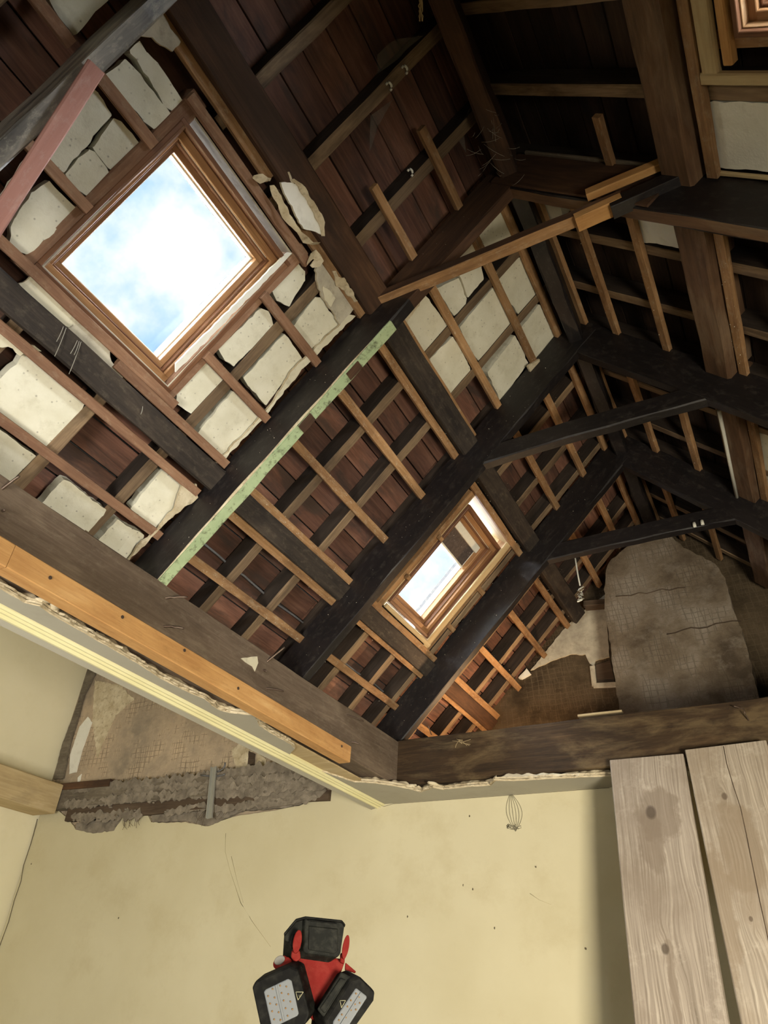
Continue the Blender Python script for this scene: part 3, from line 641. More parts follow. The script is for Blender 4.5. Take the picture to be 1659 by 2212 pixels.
# ridge beam
apx = Vector((-.428, 0, H + 2.98))
for i, (a, b) in enumerate(BAYS):
    o = beam('ridge_beam', apx + YH * a, apx + YH * b, Vector((0, 0, 1)), .075, .20, 'raw' if i < 2 else 'dark', None, jit=.010, ch=.008)
    tag(o, ['ridge beam behind the sooty truss, over the camera', 'brown cobwebbed ridge beam running to the green-painted truss', 'dark ridge beam between the green-painted and middle trusses', 'black ridge beam between the two blackened trusses', 'black ridge beam between the farthest truss and the gable'][i], 'ridge beam', 'ridge beams')
# ------------------------------------------------------------------ wall plate, tie beam, loose timbers
PX = -1.866
wp = empty('wall_plate', (PX - .1, 1.2, H + 1.03)); tag(wp, 'long grey weathered wall plate under the left rafters, studded with bent nails', 'wall plate')
beam('beam', (PX - .13, YR, H + 1.152), (PX - .13, 3.60, H + 1.152), Vector((0, 0, 1)), .26, .236, 'plate', wp, seg=40, jit=.004, ch=.004)
for (u, v), (u2, v2), k in (((342, 1294), (405, 1290), .05), ((338, 1353), (398, 1358), .05), ((566, 1438), (615, 1398), .06), ((560, 1448), (576, 1451), .015), ((560, 1487), (612, 1493), .035), ((735, 1542), (785, 1558), .04), ((750, 1602), (776, 1608), .03), ((-8, 1066), (42, 1028), .05), ((0, 1108), (10, 1102), .03)):
    A_ = onX(u, v, PX - .02); B_ = onX(u2, v2, PX + k); C_ = A_.lerp(B_, .5) + Vector((.008, 0, .006))
    tube('nail', curve_pts(A_, C_, B_), .0052, 'nail', wp, r2=.004)
slab('paint_flake', [(p.y, p.z) for p in (onX(u, v, PX + .004) for u, v in ((521, 1422), (535, 1420), (556, 1418), (558, 1432), (551, 1450), (545, 1440), (530, 1430)))], frame(Vector((PX + .004, 0, 0)), Vector((0, 1, 0)), Vector((0, 0, 1)), Vector((1, 0, 0))), .004, 'cream_plaster', wp, .002)
ob = empty('timber_batten', (PX + .03, 1, H + .99)); tag(ob, 'bright orange sawn timber screwed along the foot of the wall plate', 'timber')
for a, b in ((YR, .985), (.987, 2.905)):
    beam('timber', (PX + .033, a, H + 1.018), (PX + .033, b, H + 1.018), Vector((0, 0, 1)), .062, .076, 'orange', ob, jit=.0015, ch=.003)
for u, v in ((108, 1248), (264, 1333), (398, 1405), (514, 1487), (738, 1612)):
    p = onX(u, v, PX + .064); bm = bmesh.new(); bmesh.ops.create_cone(bm, segments=12, radius1=.006, radius2=.006, depth=.003, cap_ends=True)
    me = bpy.data.meshes.new('m'); bm.to_mesh(me); bm.free(); link('screw_head', me, 'nail', ob, Matrix.Translation(p + Vector((.001, 0, 0))) @ Matrix.Rotation(math.pi/2, 4, 'Y'))
tb = empty('tie_beam', (-.4, 3.55, H + 1.03)); tag(tb, 'broad dark tie beam crossing the room below the chimney', 'tie beam')
beam('beam', (-2.0, 3.56, H + 1.152), (1.4, 3.56, H + 1.16), Vector((0, 0, 1)), .12, .245, 'tie', tb, seg=40, jit=.004, ch=.005)
beam('loose_slat', onY(1250, 1549, 3.60), onY(1345, 1538, 3.60), Vector((0, 0, 1)), .04, .012, 'pale', tb)
for (u, v), (u2, v2) in (((925, 1568), (932, 1587)), ((1585, 1525), (1607, 1532)), ((1607, 1536), (1617, 1556))):
    tube('nail', curve_pts(onY(u2, v2, 3.5), onY((u+u2)/2, (v+v2)/2, 3.47), onY(u, v, 3.46)), .003, 'nail', tb)
for k in range(9):
    c = onY(995, 1600, 3.49); tube('straw', curve_pts(c, c + Vector((random.uniform(-.04, .04), -.015, random.uniform(-.03, .01))), c + Vector((random.uniform(-.07, .07), -.01, random.uniform(-.04, .015)))), .0012, 'pale', tb, 4)
tag(beam('wall_plate', (1.13, YR, H + 1.15), (1.13, 3.6, H + 1.15), Vector((0, 0, 1)), .26, .24, 'plate', None), 'wall plate on the right side under the right-hand rafters', 'wall plate')
tag(beam('joist', (-4.87, 1.6, H + 1.19), (-4.87, 3.66, H + 1.19), Vector((0, 0, 1)), .24, .205, 'pale', None, jit=.003, ch=.006), 'pale sawn joist along the left wall ending in the corner', 'joist')
# lintel in the end wall
le = empty('lintel', (-3.6, YW, H + 1.05)); tag(le, 'rough grey mortar-covered lintel timber bared in the end wall', 'lintel')
beam('lintel_beam', (-4.86, YW - .012, H + 1.193), (-2.30, YW - .012, H + 1.187), Vector((0, 0, 1)), .06, .135, 'lintel', le, seg=40, jit=.014, ch=.006)
beam('lower_batten', (-4.66, YW - .006, H + 1.083), (-2.42, YW - .006, H + 1.085), Vector((0, 0, 1)), .05, .085, 'brown', le, seg=30, jit=.006)
tag(beam('loose_board', onY(128, 1702, YW - .03), onY(242, 1692, YW - .03), Vector((0, 0, 1)), .05, .05, 'raw', None), 'short dark red-brown offcut lying on the grey lintel', 'board')
for z0, x0, x1, sd in ((1.255, -4.8, -2.35, 1), (1.20, -4.1, -2.4, 5), (1.15, -4.7, -2.5, 9), (1.125, -3.5, -2.35, 13), (1.05, -4.6, -3.9, 17), (1.048, -3.7, -2.5, 21)):
    ribbon('mortar_smear', [Vector((x0 + (x1 - x0) * i / 8, YW - .042 if z0 > 1.06 else YW - .03, H + z0 + random.uniform(-.015, .015))) for i in range(9)], Vector((0, -1, 0)), random.uniform(.04, .07), .008, .006, 'mortar', le, sd)
slab('mortar_smear', zx([(545, 1722), (600, 1708), (660, 1690), (700, 1690), (705, 1708), (690, 1722), (640, 1735), (560, 1748)], YW - .034), yframe(YW - .034), .01, 'mortar', le, .012, .02)
for k in range(26):
    x = random.uniform(-4.6, -2.5); lump('mortar_crumb', (x, YW - .04, H + random.choice((1.05, 1.10, 1.13)) + random.uniform(-.02, .02)), random.uniform(.006, .014), 'mortar', le)
for cx, nk in ((-4.02, 10), (-3.3, 8)):
    for k in range(nk):
        c = Vector((cx + random.uniform(-.12, .12), YW - .02, H + 1.0)); tube('horsehair', curve_pts(c + Vector((0, 0, .04)), c + Vector((random.uniform(-.02, .02), -.02, 0)), c + Vector((random.uniform(-.05, .05), -.01, random.uniform(-.06, -.01)))), .0012, 'brown', le, 4)
mc = empty('cable_channel', onY(456, 1770, YW - .05)); tag(mc, 'pale metal cable channel standing across the grey lintel', 'cable channel')
A_, B_ = onY(463, 1657, YW - .06), onY(453, 1768, YW - .06)
beam('channel', A_, B_, Vector((0, -1, 0)), .045, .006, 'metal', mc, jit=.001)
for k in (-1, 1): beam('channel_flange', A_ + Vector((k * .02, -.006, 0)), B_ + Vector((k * .02, -.006, 0)), Vector((0, -1, 0)), .006, .016, 'metal', mc, jit=.001)
for pts_ in (((486, 1648), (488, 1660), (470, 1667)), ((434, 1674), (470, 1680), (486, 1672))):
    tube('cable', curve_pts(*[onY(u, v, YW - .05) for u, v in pts_]), .006, 'cable', mc)
# ------------------------------------------------------------------ gable and chimney breast
gw = tag(slab('wall_gable', [(-2.4, H + .9), (1.7, H + .9), (1.7, H + 1.2), (-.428, H + 3.25), (-2.4, H + 1.2)], yframe(YG), .2, 'gable', None, 0), kind='structure')
cr = cropper(1040, 1120, 2.68)
slab('plaster_patch', zx(cr((285, 880), (470, 650), (560, 560), (715, 440), (740, 800), (660, 825), (650, 855), (625, 840), (600, 790), (530, 785), (430, 815)), YG - .008), yframe(YG - .01), .012, ['plaster', 'torn'], gw, .006, .02, 0, 1)
slab('mortar_lump', zx(cr((215, 925), (265, 870), (285, 900), (230, 930)), YG - .02), yframe(YG - .03), .03, 'white_panel', gw, .004)
for A_, B_ in (((642, 855), (655, 970)), ((650, 968), (790, 962))):
    beam('old_frame', *[onY(*cr(p)[0], YG - .02) for p in (A_, B_)], Vector((0, -1, 0)), .035, .02, 'plaster', gw, jit=.002)
slab('hole_panel', zx(cr((660, 850), (745, 820), (775, 955), (662, 958)), YG - .008), yframe(YG - .008), .006, 'brown', gw, .003)
beam('shelf_bracket', onY(*cr((600, 505))[0], YG - .05), onY(*cr((720, 495))[0], YG - .05), Vector((0, 0, 1)), .08, .045, 'brown', gw, jit=.004)
YC = 4.35
cb = slab('chimney_breast', [(p.x, p.z) for p in (onY(u, v, YC) for u, v in ((1305, 1300), (1308, 1230), (1321, 1208), (1357, 1178), (1412, 1158), (1424, 1138), (1446, 1138), (1452, 1162), (1477, 1182), (1545, 1218), (1566, 1249), (1582, 1312), (1609, 1380), (1637, 1499)))] + [(-.03, H + 1.07), (-.81, H + 1.07)], yframe(YC), .285, 'breast', None, .008, .03)
tag(cb, 'grey rendered chimney breast rising to the roof on the gable', 'chimney breast')
for (u, v), (u2, v2) in (((1330, 1290), (1480, 1268)), ((1440, 1368), (1600, 1340))):
    pts_ = [onY(u + (u2-u)*i/9, v + (v2-v)*i/9 + random.uniform(-3, 3), YC - .001) for i in range(10)]; tube('crack', pts_, .004, 'brown', cb, 4)
# ------------------------------------------------------------------ leaning planks
def plank_mat(name, knots, blots, tint):
    """weathered board: straight grain that swirls round knots, blotchy dirt"""
    m, t, b = newmat(name); tc = nn(t, 'ShaderNodeTexCoord'); v = tc.outputs['Object']
    sep = nn(t, 'ShaderNodeSeparateXYZ'); t.links.new(v, sep.inputs[0])
    def ma(op, a, b_=None, c=None):
        n = nn(t, 'ShaderNodeMath', operation=op)
        for sck, val in zip(n.inputs, (a, b_, c)):
            if val is None: continue
            if hasattr(val, 'links'): t.links.new(val, sck)
            else: sck.default_value = val
        return n.outputs[0]
    X, Y = sep.outputs[0], sep.outputs[1]
    wob = ma('MULTIPLY', ma('SUBTRACT', noise_tex(t, objvec(t, (1.5, 5, 5), False), 1.5, 3, .5), .5), .06)
    g = ma('ADD', Y, wob); kn = None
    for kx, ky, r in knots:
        dx, dy = ma('SUBTRACT', X, kx), ma('SUBTRACT', Y, ky)
        d2 = ma('ADD', ma('POWER', ma('DIVIDE', dx, 5.0 * r), 2.0), ma('POWER', ma('DIVIDE', dy, 1.6 * r), 2.0))
        fall = ma('DIVIDE', 1.0, ma('ADD', 1.0, ma('MULTIPLY', d2, d2)))
        g = ma('ADD', g, ma('MULTIPLY', fall, ma('MULTIPLY', d2, .035)))
        k2 = ma('ADD', ma('POWER', ma('DIVIDE', dx, r), 2.0), ma('POWER', ma('DIVIDE', dy, .75 * r), 2.0))
        kk = mrange(t, k2, .5, 1.3, 1, 0); kn = kk if kn is None else ma('MAXIMUM', kn, kk)
    cmb = nn(t, 'ShaderNodeCombineXYZ'); t.links.new(ma('MULTIPLY', X, .8), cmb.inputs[0]); t.links.new(ma('MULTIPLY', g, 62.0), cmb.inputs[1])
    ln = noise_tex(t, cmb.outputs[0], 2.0, 6, .6)
    c = ramp(t, ln, [(.30, tint[0]), (.50, tint[1]), (.72, tint[2])])
    big = noise_tex(t, v, 5, 7, .7); c = mix(t, mrange(t, big, .40, .62, .0, .55), c, tint[1])
    dirt = noise_tex(t, v, 11, 8, .75); c = mix(t, mrange(t, dirt, .55, .72, 0, .6), c, tint[2])
    brown = noise_tex(t, objvec(t, (2, 3, 3), False), 1.3, 6, .65); c = mix(t, mrange(t, brown, .50, .66, 0, .5), c, tint[3])
    for bx, by, rx, ry in blots:
        e = ma('ADD', ma('POWER', ma('DIVIDE', ma('SUBTRACT', X, bx), rx), 2.0), ma('POWER', ma('DIVIDE', ma('SUBTRACT', Y, by), ry), 2.0))
        e = ma('ADD', e, ma('MULTIPLY', ma('SUBTRACT', noise_tex(t, v, 14, 6, .6), .5), 2.6))
        c = mix(t, mrange(t, e, .65, 1.05, .6, 0), c, tint[3])
    if kn: c = mix(t, ma('MULTIPLY', kn, .8), c, tint[4])
    t.links.new(c, b.inputs['Base Color']); b.inputs['Roughness'].default_value = .9; b.inputs['Specular IOR Level'].default_value = .2
    bumpn(t, b, ln, .35, .003); return m
def plank(px_tl, px_tr, x_b, label, th=.05, Yt=3.45):
    A_, B_ = onY(*px_tl, Yt), onY(*px_tr, Yt); top = (A_ + B_) / 2; w = (B_ - A_).length
    bot = Vector((x_b, 3.07, .03))
    ax = (bot - top).normalized(); n_ = Vector((0, -1, 0)); n_ = (n_ - ax * n_.dot(ax)).normalized()
    o = beam('plank', top - n_ * th / 2, bot - n_ * th / 2, n_, w, th, 'plank', None, seg=30, jit=.0012, ch=.004); tag(o, label, 'plank', 'planks leaning on the tie beam'); return o
p1 = plank((1317, 1645), (1475, 1625), -.556, 'weathered plank with a dark knot stain, left of the two leaning planks')
p2 = plank((1479, 1619), (1655, 1600), -.135, 'pale weathered plank with a long crack, right of the two leaning planks', .055, 3.43)
# knots and crack
def on_plank(o, u, v):
    r = ray(u, v); mw = WM[o.name]; z = Vector((mw[0][2], mw[1][2], mw[2][2])); p0 = mw.translation
    h = .025 if o is p1 else .0275
    c = p0 + z * h; t_ = (c - O).dot(z) / r.dot(z); return O + r * t_
tube('crack', [on_plank(p2, u, v) for u, v in ((1563, 1612), (1570, 1650), (1585, 1700), (1600, 1745), (1612, 1800), (1625, 1865), (1640, 1940), (1662, 2040))], .0022, 'brown', p2, 4)
def disc(name, c, X, Y, rx, ry, mat, parent, n=18):
    Z = X.cross(Y); vs = [(0, 0, .0008)] + [(rx * math.cos(6.2832*i/n) * (1 + .12 * noise.noise((i, rx * 90, 0))), ry * math.sin(6.2832*i/n) * (1 + .15 * noise.noise((i, 5, ry * 50))), .0003) for i in range(n)]
    return link(name, mesh(vs, [(0, i + 1, (i + 1) % n + 1) for i in range(n)]), mat, parent, frame(c, X, Y, Z))
mw = WM[p1.name]; ax = Vector((mw[0][0], mw[1][0], mw[2][0])); az = Vector((mw[0][2], mw[1][2], mw[2][2])); ay = az.cross(ax)
M['knot'] = wood('plank_knot', '4a3d31', '5e5042', '75685a', .9, 1, .02)
L1, L2 = WM[p1.name].inverted(), WM[p2.name].inverted()
kp = lambda Lm, o, u, v: tuple((Lm @ on_plank(o, u, v))[:2])
TINT = ('6b6154', '92877a', 'b4aa9b', '75685a', '4c4238')
p1.data.materials[0] = plank_mat('knotty_plank', [(*kp(L1, p1, 1437, 2050), .020), (*kp(L1, p1, 1406, 1755), .030)], [(*kp(L1, p1, 1420, 1755), .12, .095), (*kp(L1, p1, 1405, 1815), .13, .055), (*kp(L1, p1, 1455, 2130), .16, .02)], TINT)
p2.data.materials[0] = plank_mat('cracked_plank', [(*kp(L2, p2, 1565, 1720), .016), (*kp(L2, p2, 1622, 1985), .010)], [(*kp(L2, p2, 1600, 1830), .2, .08), (*kp(L2, p2, 1560, 1960), .25, .05)], ('6f6557', '978c7d', 'bdb3a3', '81725f', '5a4d40'))
# ------------------------------------------------------------------ red and black folding work light on its stand
LC = O + ray(690, 2090) * 1.5
hv = Vector((LC.x, LC.y, 0)).normalized(); LN = -hv; LR = Vector((hv.y, -hv.x, 0)); LU = Vector((0, 0, 1))
def lp(u, v, off=0.0):                     # pixel -> lamp plane (right, up), plane pushed off towards the camera
    r = ray(u, v); t_ = ((LC + LN * off) - O).dot(LN) / r.dot(LN); p = O + r * t_ - LC; return (p.dot(LR), p.dot(LU))
wlr = empty('work_light', (LC.x, LC.y, 0)); tag(wlr, 'red and black folding work light with three lamp heads on a stand', 'work light')
cw = cropper(500, 1940, 4.608)
def prism(name, px, off, th, mat, parent, bev=.003):
    fr = frame(LC + LN * off, LR, LU, LN)
    o = slab(name, [lp(u, v, off) for u, v in px], fr, th, mat, parent, 0)
    if bev: b_ = o.modifiers.new('bevel', 'BEVEL'); b_.width = bev; b_.segments = 2; b_.limit_method = 'ANGLE'
    return o
def lprism_dir(name, px, off, vec, mat, parent, bev=.002):
    """prism whose depth runs along vec (lamp right, up, towards camera)"""
    P = [lp(u, v, off) for u, v in px]; N = len(P)
    ar = sum(P[i][0] * P[(i+1) % N][1] - P[(i+1) % N][0] * P[i][1] for i in range(N))
    if ar < 0: P.reverse()
    vs = [(a, b, 0) for a, b in P] + [(a + vec[0], b + vec[1], vec[2]) for a, b in P]
    fs = [tuple(range(N)), tuple(range(2*N-1, N-1, -1))] + [(i, N+i, N + (i+1) % N, (i+1) % N) for i in range(N)]
    o = link(name, mesh(vs, fs), mat, parent, frame(LC + LN * off, LR, LU, LN))
    b_ = o.modifiers.new('bevel', 'BEVEL'); b_.width = bev; b_.segments = 2; b_.limit_method = 'ANGLE'
    return o
prism('body', cw((600, 600), (650, 540), (730, 562), (1090, 602), (1125, 640), (1085, 760), (870, 1090), (850, 1230), (800, 1210), (775, 1180), (700, 900), (655, 700)), 0, .035, 'red', wlr, .004)
# upper head, seen from its back
h1 = lprism_dir('lamp_head', cw((735, 190), (1105, 230), (1130, 280), (1110, 420), (1090, 560), (1050, 590), (740, 545), (718, 520)), .02, (-.045, -.028, -.06), 'charcoal', wlr, .004)
prism('rim', cw((520, 350), (640, 205), (735, 180), (1100, 218), (1136, 262), (1130, 282), (1095, 243), (738, 205), (645, 232), (524, 376)), .026, .03, 'black', h1, .002)
prism('back_panel', cw((770, 275), (1060, 305), (1055, 530), (1020, 555), (765, 515)), .023, .004, 'charcoal', h1, .004)
prism('lid', cw((760, 212), (1050, 243), (1050, 256), (765, 226)), .03, .006, 'black', h1, .001)
lprism_dir('shell', cw((520, 360), (640, 225), (740, 200), (725, 520), (575, 470), (570, 440), (525, 420)), .012, (0.01, 0, -.05), 'charcoal', h1, .003)
def ring_disc(name, px_c, rx, ry, off, mat, parent, th=.012, tilt=0):
    a, b = lp(*px_c, off); n = 24; vs = []
    for z in (0, -th):
        for i in range(n):
            t_ = 6.28319 * i / n; x, y = rx * math.cos(t_), ry * math.sin(t_); vs.append((a + x * math.cos(tilt) - y * math.sin(tilt), b + x * math.sin(tilt) + y * math.cos(tilt), z))
    fs = [tuple(range(n)), tuple(range(2*n-1, n-1, -1))] + [(i, n+i, n+(i+1) % n, (i+1) % n) for i in range(n)]
    o = link(name, mesh(vs, fs), mat, parent, frame(LC + LN * off, LR, LU, LN)); b_ = o.modifiers.new('bevel', 'BEVEL'); b_.width = .002; b_.segments = 2; b_.limit_method = 'ANGLE'; return o
K = 1.5 / F / 4.608                        # metres per pixel of the enlarged view
ring_disc('hinge_cap', cw((612, 425))[0], 26*K, 62*K, .022, 'black', wlr, .03)
ring_disc('yoke', cw((655, 432))[0], 42*K, 102*K, .032, 'red', wlr, .012, -.08)
ring_disc('yoke', cw((1138, 485))[0], 32*K, 105*K, .024, 'red', wlr, .02, -.12)
prism('yoke_arm', cw((600, 515), (680, 520), (690, 600), (640, 640), (590, 590)), .014, .03, 'red', wlr)
prism('yoke_arm', cw((1085, 540), (1130, 560), (1125, 660), (1080, 640)), .012, .03, 'red', wlr)
k1 = ring_disc('hinge', cw((490, 640))[0], 78*K, 55*K, -.005, 'red', wlr, .03, .45); ring_disc('cap', cw((478, 618))[0], 55*K, 38*K, 0, 'grey', k1, .006, .45)
prism('hinge_link', cw((470, 620), (560, 580), (610, 620), (600, 660), (480, 712)), -.002, .025, 'red', wlr)
prism('hinge', cw((1135, 640), (1240, 730), (1235, 745), (1130, 715)), -.008, .02, 'red', wlr)
# left lamp head, its LED window towards us
h2 = lprism_dir('lamp_head', cw((200, 890), (240, 822), (580, 672), (662, 712), (772, 1130), (770, 1180), (735, 1262), (420, 1390), (330, 1400), (285, 1290)), .045, (.012, .014, -.04), 'black', wlr, .004)
w_ = prism('led_window', cw((320, 930), (345, 905), (565, 800), (600, 820), (672, 1150), (655, 1175), (425, 1285), (395, 1265)), .047, .006, 'led_panel', h2, .003)
prism('window_rib', cw((432, 868), (452, 858), (532, 1225), (512, 1232)), .049, .004, 'led_panel', h2, .001)
for u, v in ((410, 905), (485, 872), (547, 882), (500, 945), (566, 957), (365, 975), (430, 990), (385, 1050), (448, 1060), (520, 1020), (587, 1030), (540, 1097), (607, 1107), (405, 1127), (470, 1137), (560, 1172), (425, 1208), (488, 1214)):
    ring_disc('led', cw((u, v))[0], 7*K, 8*K, .0495, 'led', w_, .003, .3)
for a_, b_ in (((640, 935), (715, 935)), ((715, 935), (662, 1015)), ((662, 1015), (640, 935))):
    p_, q_ = [lp(*cw(x)[0], .0465) for x in (a_, b_)]; f_ = lambda z: LC + LR * z[0] + LU * z[1] + LN * .0465
    tube('warning_mark', [f_(p_), f_(q_)], .0006, 'line', h2, 4)
p_ = [lp(*cw(x)[0], .0465) for x in ((665, 968), (690, 960), (672, 978), (684, 985))]; tube('warning_mark', [f_(z) for z in p_], .0006, 'line', h2, 4)
# right lamp head turned sideways
h3 = lprism_dir('lamp_head', cw((1180, 812), (1282, 778), (1432, 925), (1422, 1025), (1235, 1290), (1120, 1400), (960, 1330), (930, 1215)), .035, (-.028, .012, -.03), 'black', wlr, .004)
prism('side_shell', cw((1090, 732), (1200, 790), (935, 1215), (850, 1105), (865, 1085)), .03, .03, 'charcoal', h3, .003)
prism('side_panel', cw((1085, 790), (1140, 815), (925, 1150), (880, 1100)), .033, .004, 'charcoal', h3, .002)
w_ = prism('led_window', cw((1238, 890), (1350, 975), (1345, 1000), (1130, 1330), (1005, 1270), (1010, 1225)), .037, .006, 'led_panel', h3, .003)
prism('window_rib', cw((1285, 935), (1300, 945), (1080, 1290), (1065, 1280)), .039, .004, 'led_panel', h3, .001)
for u, v in ((1240, 950), (1270, 985), (1190, 1018), (1155, 1080), (1278, 1045), (1230, 1055), (1190, 1115), (1100, 1160), (1140, 1188), (1070, 1215), (1240, 1110)):
    ring_disc('led', cw((u, v))[0], 7*K, 8*K, .0395, 'led', w_, .003, .3)
for a_, b_ in (((1080, 1020), (1135, 1020)), ((1135, 1020), (1095, 1092)), ((1095, 1092), (1080, 1020))):
    p_, q_ = [lp(*cw(x)[0], .0365) for x in (a_, b_)]; tube('warning_mark', [LC + LR * z[0] + LU * z[1] + LN * .0365 for z in (p_, q_)], .0006, 'line', h3, 4)
bz = LC + LR * lp(690, 2200)[0] + LU * lp(690, 2190)[1]
tube('pole', [bz - LN * .03, Vector((bz.x, bz.y, .25)) - LN * .03], .016, 'black', wlr, 12)
for k in range(3):
    a_ = 2.1 * k + .4; tube('leg', [Vector((bz.x, bz.y, .5)) - LN * .03, Vector((bz.x + .4 * math.cos(a_), bz.y + .4 * math.sin(a_), .012))], .011, 'black', wlr, 8)
# ------------------------------------------------------------------ cords, clips, pipes
cd = empty('cord', onY(1252, 1285, 3.9)); tag(cd, 'knotted white cord hanging from the farthest collar beam', 'cord')
tube('cord_run', [onY(u, v, 3.75) for u, v in ((1240, 1192), (1244, 1215), (1248, 1240), (1253, 1265))], .005, 'white', cd)
tube('knot', [onY(1254 + 7 * math.sin(i * 1.9), 1268 + i * 1.6 + 3 * math.cos(i * 2.7), 3.75 - .01 * math.sin(i)) for i in range(20)], .004, 'white', cd)
def cable(name, px, D, r, label):
    o = tube(name, [SP('L', *ps(u, v, D), D) for u, v in px], r, 'cable'); tag(o, label, 'cable'); return o
cable('cable', ((440, 1174), (472, 1200), (502, 1228), (526, 1243), (552, 1266), (580, 1291), (600, 1306), (635, 1330), (668, 1356)), 2.50, .0055, 'grey cable clipped to the boards above the wall plate, left of the middle truss')
cable('cable', ((740, 1428), (770, 1452), (800, 1470), (825, 1492), (848, 1506)), 2.50, .005, 'grey cable on the boards between the two blackened trusses')
def clip(px, D, side, label):
    p = SP(side, *ps(*px, D, side), D); n, d = nd(side)
    pts_ = [p + YH * (.014 * math.cos(a)) + d * (.014 * math.sin(a)) + n * .004 for a in [i * .5 for i in range(8)]]
    tag(tube('cable_clip', pts_, .005, 'white'), label, 'cable clip')
clip((838, 188), 2.415, 'L', 'lower of the paired white cable clips on the rafter above the hanging plaster'); clip((872, 152), 2.415, 'L', 'upper of the paired white cable clips on the rafter above the hanging plaster'); clip((884, 374), 2.415, 'L', 'single white cable clip on a rafter left of the first truss apex')
for u, v, lb in ((1500, 1134, 'left'), (1517, 1129, 'right')):
    p = onY(u, v, 3.52); tag(tube('cable_clip', [p + Vector((0, 0, -.014)), p, p + Vector((0, 0, .014))], .009, 'white', None, 8), lb + ' of the two small white pegs on the farthest collar beam', 'cable clip')
a_ = [SP('R', *ps(u, v, 1.72, 'R'), 1.72) for u, v in ((1553, 887), (1563, 935), (1575, 995), (1595, 1088))]
tag(tube('pipe', a_, .009, 'white'), 'thin white pipe running along the right-hand purlin', 'pipe')
rg = empty('rope_end', SP('L', *ps(908, 20, 2.30), 2.30)); tag(rg, 'frayed straw-coloured rope end hanging by the brown ridge beam', 'rope')
for k in range(6):
    tube('strand', [SP('L', *ps(905 + random.uniform(-5, 5) + i * .8, -20 + i * 11, 2.30), 2.30) for i in range(7)], .004, 'pale', rg, 5, .0015)
# cobweb sheets in the roof corners
M['webs'], t, b = newmat('cobweb_sheet'); b.inputs['Base Color'].default_value = lin('8d8a7e'); b.inputs['Roughness'].default_value = 1
b.inputs['Alpha'].default_value = .13
def web(px, D, side, label):
    q_ = [SP(side, *ps(u, v, D, side), D - (i % 2) * .03) for i, (u, v) in enumerate(px)]; c = sum(q_, Vector()) / len(q_); n, d = nd(side); N = len(q_)
    vs = [(0, 0, 0)] + [p - c for p in q_] + [(0, 0, .0)] ; vs[0] = -n * .02
    vs = [Vector(v) for v in vs[:N+1]]; vs += [v + n * .0015 for v in vs]
    fs = [(0, i + 1, (i + 1) % N + 1) for i in range(N)] + [(N + 1, N + 1 + (i + 1) % N + 1, N + 1 + i + 1) for i in range(N)]
    tag(link('cobweb', mesh(vs, fs, None, True), 'webs', None, Matrix.Translation(c)), label, 'cobweb')
web([(815, 118), (828, 96), (856, 84), (905, 78), (880, 105), (850, 128), (815, 160)], 2.44, 'L', 'dusty cobweb sheet on the upper rafter right of the big skylight')
web([(800, 250), (838, 215), (832, 245), (806, 275), (798, 330)], 2.44, 'L', 'small cobweb hanging under the clip-bearing rafter')
web([(985, 295), (1005, 230), (1002, 290), (996, 330)], 2.44, 'L', 'wispy cobweb between the top rafter and first truss apex')
cw_ = empty('cobweb', (-.42, 1.45, H + 2.75)); tag(cw_, 'tangle of cobweb threads at the apex of the green-painted truss', 'cobweb')
for k in range(26):
    a_ = Vector((-.44 + random.uniform(-.06, .06), 1.50 + random.uniform(-.2, .06), H + 2.86 + random.uniform(-.10, .03))); b_ = a_ + Vector((random.uniform(-.07, .07), random.uniform(-.08, .04), random.uniform(-.06, .06)))
    tube('thread', curve_pts(a_, (a_ + b_) / 2 - Vector((0, 0, .02)), b_, 4), .0007, 'cob', cw_, 3)
th_ = empty('plaster_threads', SP('L', .9, .1, 2.36)); tag(th_, 'pale fibres dangling from broken plaster below the big skylight', 'fibres')
for (u, v), (u2, v2) in (((137, 705), (122, 738)), ((143, 708), (118, 770)), ((167, 735), (152, 764)), ((171, 737), (160, 767)), ((175, 738), (149, 808)), ((308, 878), (304, 895))):
    tube('fibre', curve_pts(SP('L', *ps(u, v, 2.37), 2.37), SP('L', *ps((u+u2)/2 + 2, (v+v2)/2, 2.36), 2.36), SP('L', *ps(u2, v2, 2.355), 2.355)), .0014, 'cob', th_, 4)
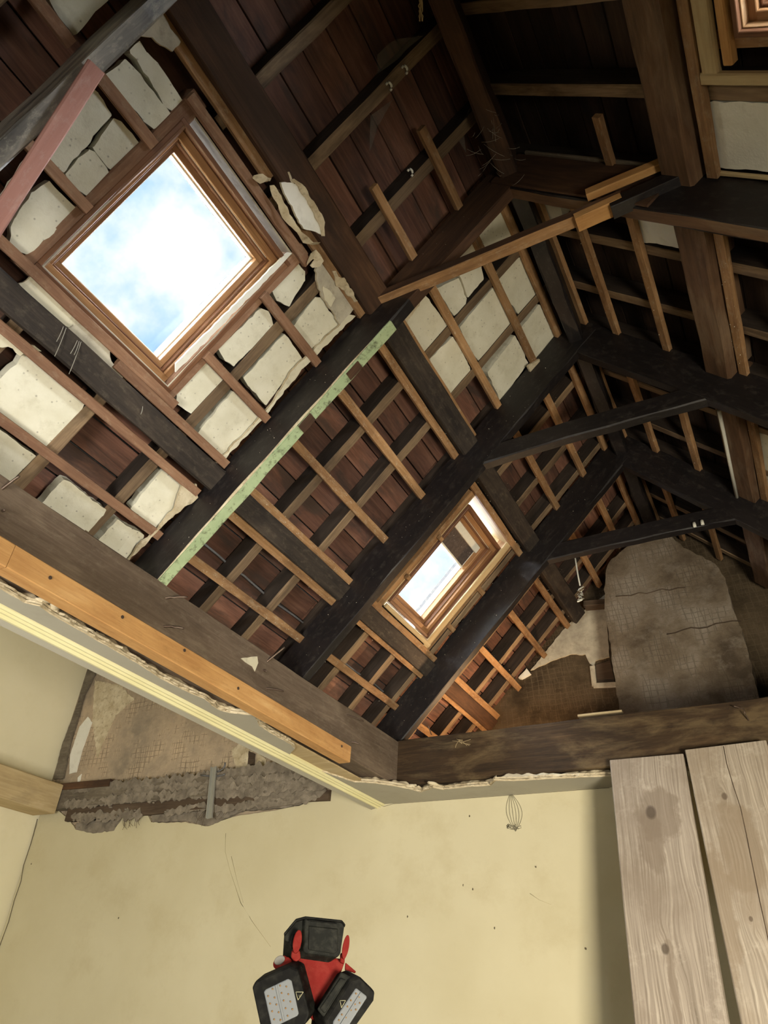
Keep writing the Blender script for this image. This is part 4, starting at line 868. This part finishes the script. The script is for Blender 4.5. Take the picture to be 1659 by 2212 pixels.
# pencil doodle and scuffs on the end wall
pm = empty('pencil_mark', onY(1105, 1790, YW)); tag(pm, 'pencil doodle of drooping loops on the cream end wall', 'drawing')
for k in range(6):
    u0 = 1103; w_ = -9 + 4.2 * k
    tube('pencil_line', [onY(u0 + w_ * math.sin(math.pi * i / 12) * 1.6 + i * .9, 1712 + i * 7.0, YW - .003) for i in range(13)], .0011, 'pencil', pm, 3)
tube('pencil_line', [onY(1094 + 20 * (1 + math.sin(i * 1.3)) * (i / 24) + (i % 3), 1783 + 5 * math.sin(i * 2.1) + i * .25, YW - .003) for i in range(24)], .0011, 'pencil', pm, 3)
M['scuff'] = plaster('wall_scuff', 'b0a688', 'b8ae90', None, 5, .8, .05)
M['crackm'] = plain('dark_crack', '5b5340', .9)
for px_, r_, m_ in (([(488, 1800), (487, 1840), (497, 1880), (520, 1950), (545, 1990), (585, 2045)], .0022, 'scuff'), ([(500, 1850), (512, 1900), (526, 1950)], .0022, 'scuff'), ([(1145, 1930), (1165, 1944), (1190, 1954)], .0018, 'scuff'),
    ([(800, 1740), (818, 1738), (830, 1742), (850, 1733), (900, 1729), (960, 1722), (1000, 1716), (1050, 1713), (1100, 1708), (1180, 1702), (1250, 1697), (1285, 1701), (1315, 1690)], .0016, 'crackm')):
    P_ = [onY(u, v, YW + .0008) for u, v in px_]; P_ = [Vector((p.x, p.y, min(p.z, ZC - .002))) for p in P_]; tube('scuff_mark', P_, r_, m_, sk if False else we, 4)
for u, v in ((1000, 1912), (1022, 1921), (1014, 1763), (1158, 1873), (1265, 2049), (880, 1980), (68, 1866), (256, 1983), (1068, 2005)):
    lump('scuff_mark', onY(u, v, YW - .0005), .005, 'crackm', we, (1, .2, 1))
tube('corner_crack', [onY(u, v, YW - .004) + Vector((.004, 0, 0)) for u, v in ((80, 1769), (72, 1800), (66, 1822), (50, 1870), (44, 1905), (30, 1945), (18, 1990), (0, 2039), (-40, 2170))], .0022, 'crackm', we, 4)
# crumbs of mortar and dust specks stuck to the timbers
vs, fs = [], []
def speck(p, r):
    k = len(vs); rr = [Vector((random.uniform(-1, 1), random.uniform(-1, 1), random.uniform(-1, 1))).normalized() * r * random.uniform(.6, 1.3) for _ in range(4)]
    vs.extend(p + q_ for q_ in rr); fs.extend([(k, k+1, k+2), (k, k+2, k+3), (k, k+3, k+1), (k+1, k+3, k+2)])
for s in (.128, -.002, -.235, .396, .684, .955, 1.097, 1.30, 1.611):
    for a, b, n_ in ((1.68, 2.54, 46), (2.68, 3.5, 34), (3.68, 4.5, 26)):
        for k in range(n_): speck(SP('L', random.uniform(a, b), s + random.uniform(-.02, .02), DBT - .002), random.uniform(.0012, .003))
for s in (2.228, 1.93, 1.54):
    for k in range(60): speck(SP('R', random.uniform(1.68, 3.5), s + random.uniform(-.02, .02), 1.766), random.uniform(.0012, .003))
for Y in TY[1:]:
    for k in range(70): speck(SP('L', Y - .002, random.uniform(-.3, 1.6), random.uniform(2.24, 2.40)), random.uniform(.001, .0025))
tag(link('mortar_crumbs', mesh(vs, fs), 'crumb'), 'pale mortar crumbs and dust specks clinging to the roof timbers', 'crumbs', kind='stuff')
for o in bpy.data.objects:
    if o.type == 'EMPTY' and not o.children and not o.parent: print('bare', o.name)
